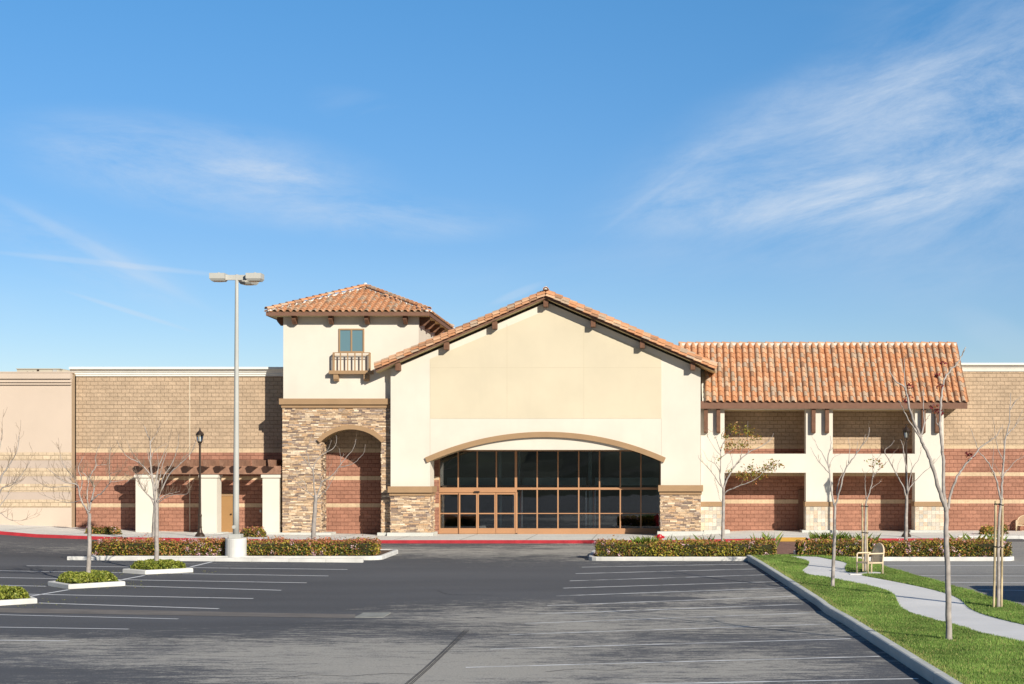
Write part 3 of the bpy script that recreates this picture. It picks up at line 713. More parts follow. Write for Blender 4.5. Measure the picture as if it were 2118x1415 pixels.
# roof slab & rear volume
mb = MB(); mb.box(XA, 46, YW + .3, 125, 8.2, 8.5); mb.box(XA, XA + .3, YW + .3, 125, ZB, 8.2); mb.box(45.7, 46, YW + .3, 125, ZB, 8.2); mb.box(XA, 46, 124.7, 125, ZB, 8.2); mb.build('flat_roof', M['rooftop'], B)
# white sealant joints and door on the left wall
mb = MB()
x = GX(392.5, YW); mb.box(x - .018, x + .018, YW - .012, YW, .6, 8.8); mb.build('control_joint', M['wirewhite'], B)
dx0, dx1 = GX(447, YW), GX(482.5, YW); dz0, dz1 = GZ(1104.5, YW), GZ(1026, YW)
mb = MB(); mb.box(dx0 - .07, dx0, YW - .05, YW, dz0, dz1 + .14); mb.box(dx1, dx1 + .07, YW - .05, YW, dz0, dz1 + .14); mb.box(dx0, dx1, YW - .05, YW, dz1, dz1 + .14)
fr = mb.build('door_frame', M['trim'], B)
mb = MB(); mb.box(dx0, dx1, YW - .025, YW, dz0, dz1)
d_ = mb.build('steel_door', M['door'], B)
mb = MB(); mb.box(dx1 - .14, dx1 - .06, YW - .09, YW - .025, dz0 + 1.0, dz0 + 1.06)
mb.build('handle', M['bronze'], d_)
mb = MB(); x, z = XZ(539, 1057, YW); mb.box(x - .05, x + .05, YW - .05, YW, z - .07, z + .07); mb.build('outlet_box', M['pole'], B)

# ---- ledge stone veneer from real stones
SP = [(.60, .43, .275), (.70, .54, .37), (.50, .355, .23), (.35, .25, .185), (.25, .185, .15), (.60, .39, .225), (.40, .31, .245), (.76, .62, .45)]
def stones(mb, O, U, Nn, W, H, clip=None, rmin=.05, rmax=.105):
    O, U, Nn = Vector(O), Vector(U), Vector(Nn); Z = Vector((0, 0, 1)); v = 0
    while v < H - .02:
        h = min(R.uniform(rmin, rmax), H - v)
        if H - v - h < .04: h = H - v
        u = -R.uniform(0, .2)
        while u < W:
            w = R.uniform(.13, .5); a, b2 = max(0, u), min(W, u + w); u += w
            if b2 - a < .03: continue
            segs = [(a, b2)] if clip is None else clip(a, b2, v, v + h)
            for (p, q) in segs:
                if q - p < .03: continue
                hh = [(v, v + h)] if (R.random() > .3 or h < .08) else [(v, v + h * .48), (v + h * .48, v + h)]
                for (va, vb) in hh:
                    d = R.uniform(.015, .065); c = R.choices(SP, [4, 3.4, 3.8, 2.8, 1.8, 2.2, 2.2, 1.4])[0]; k = R.uniform(.82, 1.15); c = tuple(min(.9, x * k) for x in c)
                    e = .005
                    mb.obox(O + U * (p + e) + Z * (va + e), U * (q - p - 2 * e), Z * (vb - va - 2 * e), Nn * d, 0, c)
        v += h
# ---- tower
TX0, TX1 = GX(586, YT), GX(866, YT); TZC = GZ(840, YT); TTOP = 11.85
AX0, AX1 = GX(664.8, YT), GX(789, YT); ASP = GZ(913, YT); ATOP = GZ(887.5, YT)
def arc_pts(x0, x1, zs_, zt, n=24):
    c = (x1 - x0) / 2; h = zt - zs_; r = (c * c + h * h) / (2 * h); zc = zt - r; xm = (x0 + x1) / 2; a = math.asin(c / r)
    return [(xm + r * math.sin(-a + 2 * a * k / n), zc + r * math.cos(-a + 2 * a * k / n)) for k in range(n + 1)]
arcT = arc_pts(AX0, AX1, ASP, ATOP)
mb = MB()
mb.prism([(TX0, ZB), (AX0, ZB)] + arcT + [(AX1, ZB), (GX(830, YT), ZB), (GX(830, YT), TZC), (TX0, TZC)], YT, YT + 1.2)
mb.box(TX0, TX0 + .3, YT + 1.2, YW, ZB, TZC)
mb.build('tower_base', M['stoneback'], B)
def arch_clip(x_off, z_off, arc, x0, x1, spring):
    cx = (x0 + x1) / 2; half = (x1 - x0) / 2; zt = max(p[1] for p in arc); hh = zt - spring; r = (half * half + hh * hh) / (2 * hh); zc = zt - r
    def f(a, b2, va, vb):
        z = va + z_off + .02
        if z >= zt: return [(a, b2)]
        hw = half if z <= spring else math.sqrt(max(0, r * r - (z - zc) ** 2))
        l, rr = cx - hw - x_off, cx + hw - x_off; o = []
        if a < l: o.append((a, min(b2, l)))
        if b2 > rr: o.append((max(a, rr), b2))
        return o
    return f
SZ0 = GZ(1101.5, YT)
mb = MB()
stones(mb, (TX0 - .04, YT, SZ0), (1, 0, 0), (0, -1, 0), GX(812, YT) - TX0 + .04, TZC - SZ0, arch_clip(TX0 - .04, SZ0, arcT, AX0, AX1, ASP))
stones(mb, (AX0 - .03, YT - .04, SZ0), (0, 1, 0), (1, 0, 0), 1.2, ASP - SZ0 - .03)
stones(mb, (AX1 + .03, YT - .04, SZ0), (0, 1, 0), (-1, 0, 0), 1.2, ASP - SZ0 - .03)
stones(mb, (TX0, YT - .03, SZ0), (0, 1, 0), (-1, 0, 0), 2.0, TZC - SZ0)
mb.build('stone_veneer', M['stone'], B)
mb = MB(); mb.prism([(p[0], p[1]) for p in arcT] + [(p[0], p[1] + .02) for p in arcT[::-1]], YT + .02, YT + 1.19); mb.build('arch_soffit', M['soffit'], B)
def arc_band(mb, x0, x1, spring, top, t, y0, y1, ext_=0.0, inner=0.0, n=28):
    c = (x1 - x0) / 2; h = top - spring; r = (c * c + h * h) / (2 * h); zc = top - r; xm = (x0 + x1) / 2; a = math.asin(c / r) + ext_ / r
    I = [(xm + (r - inner) * math.sin(-a + 2 * a * k / n), zc + (r - inner) * math.cos(-a + 2 * a * k / n)) for k in range(n + 1)]
    Oo = [(xm + (r + t) * math.sin(-a + 2 * a * k / n), zc + (r + t) * math.cos(-a + 2 * a * k / n)) for k in range(n + 1)]
    for k in range(n):
        p = [I[k], I[k + 1], Oo[k + 1], Oo[k]]
        mb.add([(x, y0, z) for x, z in p] + [(x, y1, z) for x, z in p], [(0, 1, 2, 3), (7, 6, 5, 4), (1, 0, 4, 5), (3, 2, 6, 7)])
    for k, f in ((0, (0, 3, 7, 4)), (n - 1, (1, 5, 6, 2))):
        p = [I[k], I[k + 1], Oo[k + 1], Oo[k]]; mb.add([(x, y0, z) for x, z in p] + [(x, y1, z) for x, z in p], [f])
mb = MB(); arc_band(mb, AX0, AX1, ASP, ATOP, .2, YT - .2, YT + .02, .08, .02); mb.build('arch_trim', M['trim'], B)
mb = MB()
tx1 = GX(815, YT)
mb.box(TX0 - .17, tx1, YT - .22, YT + .02, GZ(837, YT), GZ(824.8, YT)); mb.box(TX0 - .17, TX0, YT + .02, YW - .02, GZ(837, YT), GZ(824.8, YT))
mb.box(TX0 - .08, tx1, YT - .12, YT + .02, GZ(843.6, YT), GZ(837.8, YT)); mb.box(TX0 - .08, TX0, YT + .02, YW - .02, GZ(843.6, YT), GZ(837.8, YT))
mb.build('tower_trim', M['trim'], B)
mb = MB(); mb.box(TX0, TX1, YT, 88.2, GZ(826, YT), TTOP - .15); mb.build('tower_wall', M['stucco'], B)
for (a, b2) in ((GX(583, YT), GX(685, YT)), (GX(781, YT), GX(801.5, YT))):
    mb = MB(); mb.box(a, b2, YT - .16, YT + 1.24, ZB, SZ0); mb.build('base_block', M['conc'], B, bevel=.02)
# window and balcony
wx0, wx1, wz0, wz1 = GX(700.7, YT), GX(753.7, YT), GZ(729.6, YT), GZ(680, YT)
w_ = thing_part = bpy.data.objects.new('tower_window', None); COL.objects.link(w_); w_.parent = B; w_['_o'] = B['_o']
mb = MB()
fw = .075
mb.box(wx0, wx1, YT - .05, YT, wz1 - fw, wz1); mb.box(wx0, wx1, YT - .05, YT, wz0, wz0 + fw); mb.box(wx0, wx0 + fw, YT - .05, YT, wz0 + fw, wz1 - fw); mb.box(wx1 - fw, wx1, YT - .05, YT, wz0 + fw, wz1 - fw)
xm = (wx0 + wx1) / 2; mb.box(xm - fw / 2, xm + fw / 2, YT - .05, YT, wz0 + fw, wz1 - fw)
mb.build('window_frame', M['trim'], w_)
for a, b2 in ((wx0 + fw, xm - fw / 2), (xm + fw / 2, wx1 - fw)):
    mb = MB(); mb.box(a, b2, YT - .015, YT - .002, wz0 + fw, wz1 - fw); mb.build('pane', M['pane'], w_)
bal = bpy.data.objects.new('balcony', None); COL.objects.link(bal); bal.parent = B; bal['_o'] = B['_o']
YBf = YT - .34
mb = MB(); mb.box(GX(680.2, YBf), GX(770.4, YBf), YBf - .03, YT, GZ(773.6, YBf), GZ(766.5, YBf)); mb.build('slab', M['trim'], bal)
rx0, rx1, rz0, rz1 = GX(688.2, YBf), GX(764.5, YBf), GZ(766.5, YBf), GZ(728.8, YBf)
mb = MB()
mb.box(rx0, rx1, YBf, YBf + .035, rz1 - .045, rz1); mb.box(rx0 + .045, rx1 - .045, YBf, YBf + .03, rz1 - .16, rz1 - .13)
for i in range(6):
    x = rx0 + .02 + (rx1 - rx0 - .04) * i / 5; mb.box(x - .03, x + .03, YBf + .002, YBf + .045, rz0, rz1 - .045)
for x in (rx0, rx1 - .035):
    mb.box(x, x + .035, YBf + .035, YT, rz1 - .045, rz1); mb.box(x, x + .035, YT - .05, YT, rz0, rz1 - .045)
    for k in (1, 2): mb.box(x, x + .03, YBf + .1 * k, YBf + .1 * k + .03, rz0, rz1 - .045)
mb.build('railing', M['trim'], bal)
for a, b2 in ((689.3, 699.2), (752, 762)):
    mb = MB(); z1 = GZ(774.6, YBf); z0 = GZ(787.8, YBf)
    mb.prismx([(YT, z0), (YT, z1), (YBf + .02, z1), (YBf + .02, z0 + .1), (YBf + .1, z0)][::-1], GX(a, YBf), GX(b2, YBf)); mb.build('bracket', M['trim'], bal)

# ---- clay tiles
TP = [(.55, .26, .125), (.59, .31, .165), (.63, .38, .225), (.47, .34, .23), (.36, .20, .115), (.57, .285, .145), (.50, .365, .255)]
TW = [4, 4, 2.4, 2.6, 1.3, 4, 2.0]
def tcol(): 
    c = R.choices(TP, TW)[0]; k = R.uniform(.9, 1.1); return tuple(min(.95, x * k) for x in c)
def tile_slope(mb, O, U, Vv, W, L, cw=.33, rl=.37, clip=None, hcap=.088):
    O, U, Vv = Vector(O), Vector(U).normalized(), Vector(Vv).normalized(); Nn = U.cross(Vv).normalized()
    if Nn.z < 0: Nn = -Nn
    nc = int(round(W / cw)); cw = W / nc; nr = int(math.ceil(L / rl)); rl = L / nr
    for i in range(nc):
        for j in range(nr):
            uc, vc = (i + .5) * cw, (j + .5) * rl
            if clip and not clip(uc, vc): continue
            for cap in (1, 0):
                c = tcol(); ns = 7 if cap else 5; lo = []; up = []; th = []
                jt = R.uniform(-.006, .006); lift = .032
                hw0, hw1 = (.36 * cw, .29 * cw) if cap else (.27 * cw, .27 * cw)
                cen = (i + .33) * cw if cap else (i + .83) * cw
                for k in range(ns):
                    t = -1 + 2 * k / (ns - 1)
                    hz = hcap * math.sqrt(max(0, 1 - t * t)) if cap else -.012 - .045 * math.sqrt(max(0, 1 - t * t)) + .05
                    hz = hz + (.012 if cap else 0)
                    v0 = j * rl - .045 + (jt if j else 0); v1 = (j + 1) * rl + .01
                    lo.append(O + U * (cen + hw0 * t + jt) + Vv * v0 + Nn * (hz + lift)); up.append(O + U * (cen + hw1 * t + jt) + Vv * v1 + Nn * (hz * .86 if cap else hz))
                    th.append(O + U * (cen + hw0 * t * .86 + jt) + Vv * v0 + Nn * (hz * (.82 if cap else 1) + lift - (.004 if cap else .02)))
                mb.add(lo + up, [(k, k + 1, ns + k + 1, ns + k) for k in range(ns - 1)], 0, c)
                mb.add(lo + th, [(ns + k, ns + k + 1, k + 1, k) for k in range(ns - 1)], 0, c)
def ridge_caps(mb, A, C, r=.13, L=.40, hs=.85):
    A, C = Vector(A), Vector(C); d = (C - A); n = max(1, int(round(d.length / L))); d.normalize(); L = (C - A).length / n
    s = d.cross(Vector((0, 0, 1))).normalized(); up = s.cross(d).normalized()
    for i in range(n):
        c = tcol(); p0 = A + d * (i * L - .04); p1 = A + d * ((i + 1) * L); lo = []; hi = []; ns = 8; inn = []
        for k in range(ns):
            a = math.pi * k / (ns - 1)
            lo.append(p0 + s * math.cos(a) * r + up * (math.sin(a) * r * hs + .03)); hi.append(p1 + s * math.cos(a) * r * .82 + up * (math.sin(a) * r * .82 * hs))
            inn.append(p0 + s * math.cos(a) * r * .84 + up * (math.sin(a) * r * .8 * hs + .03))
        mb.add(lo + hi, [(k, k + 1, ns + k + 1, ns + k) for k in range(ns - 1)], 0, c)
        mb.add(lo + inn, [(ns + k, ns + k + 1, k + 1, k) for k in range(ns - 1)], 0, c)
# ---- tower hip roof
EX0, EX1, EY0 = GX(550, 80.3), GX(888.2, 80.3), 80.3
EY1 = EY0 + 2 * 4.7; EZ = 11.88
ap = P(755.5, 592, EY0 + 4.7)
tr = bpy.data.objects.new('tower_roof', None); COL.objects.link(tr); tr.parent = B; tr['_o'] = B['_o']
mb = MB()
cs = [Vector((EX0, EY0, EZ)), Vector((EX1, EY0, EZ)), Vector((EX1, EY1, EZ)), Vector((EX0, EY1, EZ))]
apx = Vector((ap.x, ap.y, ap.z - .12))
for k in range(4):
    a, c = cs[k], cs[(k + 1) % 4]; U = (c - a); W = U.length; U.normalize(); foot = a + U * ((apx - a).dot(U)); Vv = apx - foot; L = Vv.length; uf = (apx - a).dot(U)
    def cl(u, v, uf=uf, L=L, W=W): 
        t = v / L; return uf * t - .12 < u < W - (W - uf) * t + .12
    Vn = Vv.normalized(); Nn = U.cross(Vn)
    tile_slope(mb, a + Nn * .0, U, Vn, W, L, clip=cl)
mb.build('clay_tiles', M['tile'], tr)
mb = MB()
for c in cs: ridge_caps(mb, c + (apx - c) * .01 + Vector((0, 0, .1)), apx + Vector((0, 0, .13)), .15, .42)
mb.build('hip_caps', M['tile'], tr)
mb = MB()
for c in cs:
    d = (apx - c).normalized(); s = d.cross(Vector((0, 0, 1))).normalized(); 
    n = 24
    for k in range(n):
        p = c.lerp(apx, (k + .5) / n); l = (apx - c).length / n * R.uniform(.5, .9); wdt = R.uniform(.13, .19)
        mb.obox(p - d * l / 2 - s * wdt + Vector((0, 0, .0)), d * l, s * 2 * wdt, Vector((0, 0, .075)))
mb.lathe([(.14, apx.z + .1), (.12, apx.z + .22), (.06, apx.z + .3)], apx.x, apx.y, 10)
mb.build('hip_mortar', M['mortar'], tr)
mb = MB(); zb_, zt_ = 11.68, 11.87
mb.box(EX0, EX1, EY0, EY0 + .05, zb_, zt_); mb.box(EX0, EX0 + .05, EY0 + .05, EY1 - .05, zb_, zt_); mb.box(EX1 - .05, EX1, EY0 + .05, EY1 - .05, zb_, zt_); mb.box(EX0, EX1, EY1 - .05, EY1, zb_, zt_)
mb.build('fascia', M['fascia'], tr)
mb = MB(); mb.box(EX0 + .05, EX1 - .05, EY0 + .05, EY1 - .05, zb_ + .02, zb_ + .05)
mb.add([tuple(c + Vector((0, 0, -.02))) for c in cs] + [tuple(apx + Vector((0, 0, -.02)))], [(0, 1, 4), (1, 2, 4), (2, 3, 4), (3, 0, 4)])
mb.build('soffit', M['soffit'], tr)
def corbel(x, y, z1, h, w, d, axis='y', sgn=-1, mat='wood', nm='corbel', par=B):
    mb = MB()
    if axis == 'y': mb.prismx([(y, z1), (y, z1 - h), (y + sgn * d * .55, z1 - h), (y + sgn * d, z1 - h * .45), (y + sgn * d, z1)], x - w / 2, x + w / 2)
    else: mb.prism([(x, z1), (x, z1 - h), (x + sgn * d * .55, z1 - h), (x + sgn * d, z1 - h * .45), (x + sgn * d, z1)], y - w / 2, y + w / 2)
    return mb.build(nm, M[mat], par)
for px in (611.5, 687, 761, 840): corbel(GX(px, YT), YT, zb_ + .018, .40, .2, .5)
for y in (81.4, 83.3, 85.2, 87.1): corbel(TX1, y, zb_ + .018, .42, .2, .5, 'x', 1)
for y in (81.4, 83.3): corbel(TX0, y, zb_ + .018, .42, .2, .4, 'x', -1)

# ---- main gable
MX0, MX1 = GX(808, YM), GX(1449, YM); RYF = 79.9
RX, RZ = XZ(1129, 600, RYF); EXL, EZL = XZ(776, 752, RYF); EXR, EZR = XZ(1481, 752, RYF)
sl = (RZ - EZL) / (RX - EXL)
def roofz(x): return RZ - abs(x - RX) * sl
OX0, OX1 = GX(889.4, YM), GX(1367, YM); OSP = GZ(953.5, YM); OTOP = GZ(903.5, YM)
arcM = arc_pts(OX0, OX1, OSP, OTOP, 40)
und = .55
mb = MB()
mb.prism([(MX0, ZB), (OX0, ZB)] + arcM + [(OX1, ZB), (MX1, ZB), (MX1, roofz(MX1) - und), (RX, RZ - und), (MX0, roofz(MX0) - und)], YM, YM + 1.5)
mb.box(MX0, MX0 + .3, YM + 1.5, YW, ZB, roofz(MX0) - und - .12); mb.box(MX1 - .3, MX1, YM + 1.5, YW, ZB, roofz(MX1) - und - .12)
mb.build('gable_wall', M['stucco'], B)
px0, px1 = GX(889.5, YM), GX(1368, YM)
pb, pl_, pr_, pa = GZ(866, YM), GZ(742.5, YM), GZ(739.5, YM), XZ(1129, 642, YM)
mb = MB(); mb.prism([(px0, pb), (px1, pb), (px1, pr_), pa, (px0, pl_)], YM - .012, YM + .002); mb.build('sign_panel', M['panel'], B)
mb = MB(); jw = .009
for px, t in ((1048.7, 671), (1207.5, 674)): x = GX(px, YM); mb.box(x - jw, x + jw, YM - .016, YM - .01, pb, GZ(t, YM))
mb.box(px0, px1, YM - .0165, YM - .0105, GZ(760.5, YM) - jw, GZ(760.5, YM) + jw)
mb.build('panel_joint', M['joint'], B)
mb = MB(); x = GX(1368, YM)
M['wj'] = simple('stucco_joint_cream', (.50, .45, .36), .9, .05)
mb.box(x - jw, x + jw, YM - .004, YM, GZ(948, YM), pb - .0); mb.build('wall_joint', M['wj'], B)
mb = MB(); mb.box(px0 - jw, px0 + jw, YM - .004, YM, GZ(948, YM), pb); mb.build('wall_joint', M['wj'], B)
mb = MB(); arc_band(mb, OX0, OX1, OSP, OTOP, .25, YM - .12, YM + .02, .16, .02, 44); mb.build('entrance_arch_trim', M['trim'], B)
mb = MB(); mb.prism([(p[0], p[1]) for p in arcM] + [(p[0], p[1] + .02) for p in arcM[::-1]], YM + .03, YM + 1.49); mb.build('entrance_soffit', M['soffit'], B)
# tympanum below the arch
TY = YM + .06; zt0 = GZ(930.5, TY)
cc = (OX1 - OX0) / 2; hh = OTOP - OSP; rr_ = (cc * cc + hh * hh) / (2 * hh); zc = OTOP - rr_; xm = (OX0 + OX1) / 2; hw = math.sqrt(rr_ ** 2 - (zt0 - zc) ** 2)
mb = MB(); mb.prism(([(xm - hw, zt0), (xm + hw, zt0)] + arc_pts(xm - hw, xm + hw, zt0, OTOP - .01, 30)[::-1]), TY, TY + .25); mb.build('tympanum', M['stucco'], B)
mb = MB(); mb.box(xm - hw, xm + hw, TY + .25, YW - .1, zt0 + .005, zt0 + .1); mb.build('porch_ceiling', M['trim'], B)
# piers
def stone_pier(a, b2, ztrim, zmid, zst, zbs, zg0, left):
    y = YM
    mb = MB(); X0, X1 = GX(a, y), GX(b2, y); z0, z1 = GZ(zbs, y), GZ(zst, y)
    stones(mb, (X0, y, z0), (1, 0, 0), (0, -1, 0), X1 - X0, z1 - z0)
    if left: stones(mb, (X1 - .02, y - .04, z0), (0, 1, 0), (1, 0, 0), 1.5, z1 - z0); stones(mb, (X0 + .02, y - .04, z0), (0, 1, 0), (-1, 0, 0), 1.5, z1 - z0)
    else: stones(mb, (X0 + .02, y - .04, z0), (0, 1, 0), (-1, 0, 0), 1.5, z1 - z0)
    mb.build('stone_veneer', M['stone'], B)
    mb = MB(); mb.box(X0 - .11, X1 + .11, y - .24, y + 1.5 + (.05 if left else 0), GZ(ztrim + 13, y), GZ(ztrim, y)); mb.box(X0 - .05, X1 + .05, y - .13, y + 1.52, GZ(zmid + 5, y), GZ(zmid, y))
    mb.build('pier_trim', M['trim'], B)
    mb = MB(); mb.box(X0 - .16, X1 + .14, y - .22, y + 1.62, ZB, z0); mb.build('base_block', M['conc'], B, bevel=.02)
stone_pier(808, 890.5, 1006, 1020.2, 1025, 1101.5, 1109, True)
stone_pier(1366, 1449.5, 1003.5, 1018, 1023, 1099, 1107, False)
# main roof
mr = bpy.data.objects.new('gable_roof', None); COL.objects.link(mr); mr.parent = B; mr['_o'] = B['_o']
RYB = 91.0; mb = MB()
L1 = math.hypot(RX - EXL, RZ - EZL); ang = math.atan(sl); dn = .16
tile_slope(mb, (EXL, RYB, EZL - dn), (0, -1, 0), (math.cos(ang), 0, math.sin(ang)), RYB - RYF - .1, L1)
tile_slope(mb, (EXR, RYF + .1, EZR - dn), (0, 1, 0), (-math.cos(ang), 0, math.sin(ang)), RYB - RYF - .1, L1)
mb.build('clay_tiles', M['tile'], mr)
mb = MB()
for dx, dy, dzz, r in ((0, .24, .0, .14), (.12, .02, -.10, .155), (.2, -.05, -.235, .14)):
    ridge_caps(mb, (EXL + dx * .3, RYF + dy, EZL + dzz - .06), (RX, RYF + dy, RZ + dzz - .06), r, .40, 1.0); ridge_caps(mb, (EXR - dx * .3, RYF + dy, EZR + dzz - .06), (RX, RYF + dy, RZ + dzz - .06), r, .40, 1.0)
mb.build('rake_tiles', M['tile'], mr)
mb = MB(); ridge_caps(mb, (RX, RYF - .05, RZ + .0), (RX, RYB, RZ + .0), .15, .42); mb.build('ridge_caps', M['tile'], mr)
mb = MB(); mb.lathe([(.12, RZ + .03), (.09, RZ + .12), (.02, RZ + .2)], RX, RYF + .06, 10); mb.build('finial_mortar', M['mortar'], mr)
mb = MB()
def chev(y0, y1, top, bot, x0, x1): mb.prism([(x0, roofz(x0) - bot), (RX, RZ - bot), (x1, roofz(x1) - bot), (x1, roofz(x1) - top), (RX, RZ - top), (x0, roofz(x0) - top)], y0, y1)
chev(RYF, RYF + .06, .27, .415, EXL + .03, EXR - .03); mb.build('barge_board', M['fascia'], mr)
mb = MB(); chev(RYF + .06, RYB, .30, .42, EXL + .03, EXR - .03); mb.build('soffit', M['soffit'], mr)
for x in (EXL, EXR - .06):
    mb = MB(); mb.box(x, x + .06, RYF + .06, RYB, roofz(x) - .42, roofz(x) - .18); mb.build('eave_fascia', M['soffit'], mr)
for px in (822, 922.5, 1022.5, 1128.5, 1226.5, 1328.5, 1433):
    x = GX(px, RYF + .1); z = roofz(x) - .43
    mb = MB(); mb.box(x - .12, x + .12, RYF + .12, YM, z - .38, z + .0); mb.build('purlin_end', M['wood'], mr, bevel=.015)

# ---- storefront
sf = bpy.data.objects.new('storefront', None); COL.objects.link(sf); sf.parent = B; sf['_o'] = B['_o']
YF0, YF1 = YW + .02, YW + .14
sz = lambda py: GZ(py, YW)
sx = lambda px: GX(px, YW)
mb = MB()
bx = lambda a, b2, t, bt, y0=YF0, y1=YF1: mb.box(sx(a), sx(b2), y0, y1, sz(bt), sz(t))
verts_ = [908.5, 947.5, 987, 1026.5, 1067, 1111, 1154, 1197, 1240, 1283, 1325.5, 1366]
for i, v in enumerate(verts_):
    w = 2.4 if i == 4 else 1.3; bx(v - w, v + w, 932, 1008.5)
bx(907, 1367, 930, 933.5, YF0 - .01, YF1 + .01)
bx(907.2, 1069.2, 1008.5, 1018.5, YF0 - .02, YF1); bx(1069.2, 1367, 1008.5, 1013, YF0 - .015, YF1)
for v in verts_[5:]: bx(v - 1.3, v + 1.3, 1013, 1093)
bx(1070.2, 1366, 1061.2, 1063, YF0 + .008, YF1 - .02)
bx(1066, 1070.2, 1018.5, 1103)
bx(1070.2, 1367, 1093, 1104.5, YF0 - .008, YF1)
mb.build('mullion_frame', M['frame'], sf)
def leaf_door(a, b2, y0, nm, t0=1018.8):
    global mb
    mb = MB(); y1 = y0 + .05
    bx(a, a + 2.6, t0, 1104, y0, y1); bx(b2 - 2.6, b2, t0, 1104, y0, y1); bx(a + 2.6, b2 - 2.6, t0, t0 + 4, y0, y1); bx(a + 2.6, b2 - 2.6, 1061, 1063.4, y0, y1); bx(a + 2.6, b2 - 2.6, 1092.5, 1104, y0, y1)
    d = mb.build(nm, M['frame'], sf)
    mb = MB(); bx(a + 2.6, b2 - 2.6, t0 + 4, 1092.5, y0 + .02, y0 + .025); mb.build('pane', M['glass'], d); return d
leaf_door(908, 949.2, YF0 + .03, 'side_light'); leaf_door(949.5, 987.6, YF0 - .06, 'sliding_door', 1019.2)
leaf_door(988, 1025.2, YF0 - .06, 'sliding_door', 1019.2); leaf_door(1025.6, 1066, YF0 + .03, 'side_light')
mb = MB(); bx(981, 992, 1016, 1019, YF0 - .14, YF0 - .02); mb.build('motion_sensor', M['tie'], sf)
mb = MB()
for a, b2 in zip(verts_, verts_[1:]): bx(a + 1.2, b2 - 1.2, 933, 1008.7, YF0 + .06, YF0 + .066)
mb.build('upper_glass', M['glass'], sf)
mb = MB(); 
v2 = [1070.2] + verts_[5:]
for a, b2 in zip(v2, v2[1:]): bx(a + 1.2, b2 - 1.2, 1012.8, 1093.3, YF0 + .06, YF0 + .066)
mb.build('lower_glass', M['glass'], sf)
# interior
it = bpy.data.objects.new('interior', None); COL.objects.link(it); it.parent = B; it['_o'] = B['_o']
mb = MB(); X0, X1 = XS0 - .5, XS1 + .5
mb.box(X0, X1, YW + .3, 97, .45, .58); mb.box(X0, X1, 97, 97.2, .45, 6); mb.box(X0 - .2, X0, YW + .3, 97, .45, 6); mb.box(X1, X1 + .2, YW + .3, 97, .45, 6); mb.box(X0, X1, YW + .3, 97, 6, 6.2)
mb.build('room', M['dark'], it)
Y2 = 84.9
for a, b2 in ((925, 1062), (1080, 1212), (1231, 1362)):
    mb = MB(); mb.box(GX(a, Y2), GX(b2, Y2), Y2, Y2 + .2, GZ(1004, Y2), GZ(988, Y2)); mb.build('bulkhead', M['teal'], it)
Y3 = 83.5
for a, b2 in ((910, 944), (950, 983), (989, 1022), (1029, 1063), (1071, 1106), (1114, 1149), (1157, 1192), (1199, 1232)):
    mb = MB(); mb.box(GX(a, Y3), GX(b2, Y3), Y3, Y3 + 1.2, GZ(1011, Y3), GZ(1004, Y3)); mb.build('vestibule_top', M['brickred'], it)
IM = ('whitepost', 'teal', 'brickred')
for a, b2, m, y in ((914.8, 917.8, 0, 83.45), (1078.5, 1081.2, 0, 83.45), (1211.2, 1213.2, 0, 83.45), (1230, 1231.8, 0, 83.55), (1060.8, 1062.2, 0, 83.45), (912.5, 914.2, 2, 83.45), (1076, 1078, 2, 83.5), (1226.5, 1229.3, 2, 83.45), (1218, 1224.6, 1, 83.8), (1071, 1074, 1, 83.8), (1033, 1038, 1, 84.2), (1362.5, 1364.3, 0, 83.45)):
    mb = MB(); mb.box(GX(a, y), GX(b2, y), y, y + .12, .58, GZ(1014, y)); mb.build('interior_post', M[IM[m]], it)
for a, b2 in ((1031, 1037), (1072, 1076), (1217, 1224)):
    mb = MB(); mb.box(GX(a, 84.6), GX(b2, 84.6), 84.6, 84.8, GZ(1004, 84.6), 6); mb.build('interior_column', M['teal'], it)

# ---- gallery on the right
ga = bpy.data.objects.new('gallery', None); COL.objects.link(ga); ga.parent = B; ga['_o'] = B['_o']
y = YG_; GT = .9
gx = lambda px: GX(px, y)
gz = lambda py: GZ(py, y)
GX1 = gx(1952); ztop = 7.1
for a, b2 in ((1449.5, 1498.5), (1667, 1722.5), (1892.5, 1952)):
    mb = MB(); mb.box(gx(a), gx(b2), y, y + GT, ZB, ztop); mb.build('gallery_pier', M['stucco'], ga)
for a, b2 in ((1498.5, 1667), (1722.5, 1892.5)):
    mb = MB(); mb.box(gx(a), gx(b2), y + .003, y + GT - .003, gz(977.8), gz(938.6)); mb.build('spandrel', M['stucco'], ga)
    mb = MB(); mb.box(gx(a), gx(b2), y + .003, y + GT - .003, gz(846.5), ztop); mb.build('lintel', M['stucco'], ga)
mb = MB(); mb.box(gx(1449.5), GX1, y + GT, YW, gz(977.8), gz(976)); mb.box(gx(1449.5), GX1, y + GT, YW, 6.98, 7.08); mb.build('gallery_ceiling', M['soffit'], ga)
for a, b2 in ((1449.5, 1500.5), (1664.5, 1724), (1891, 1953)):
    mb = MB(); mb.box(gx(a), gx(b2), y - .07, y + GT + .05, gz(1047.6), gz(1037.8)); mb.build('gallery_trim', M['trim'], ga)
SL = [(.64, .54, .41), (.58, .52, .43), (.46, .43, .37), (.68, .59, .47), (.56, .45, .33), (.62, .48, .34), (.50, .36, .22)]
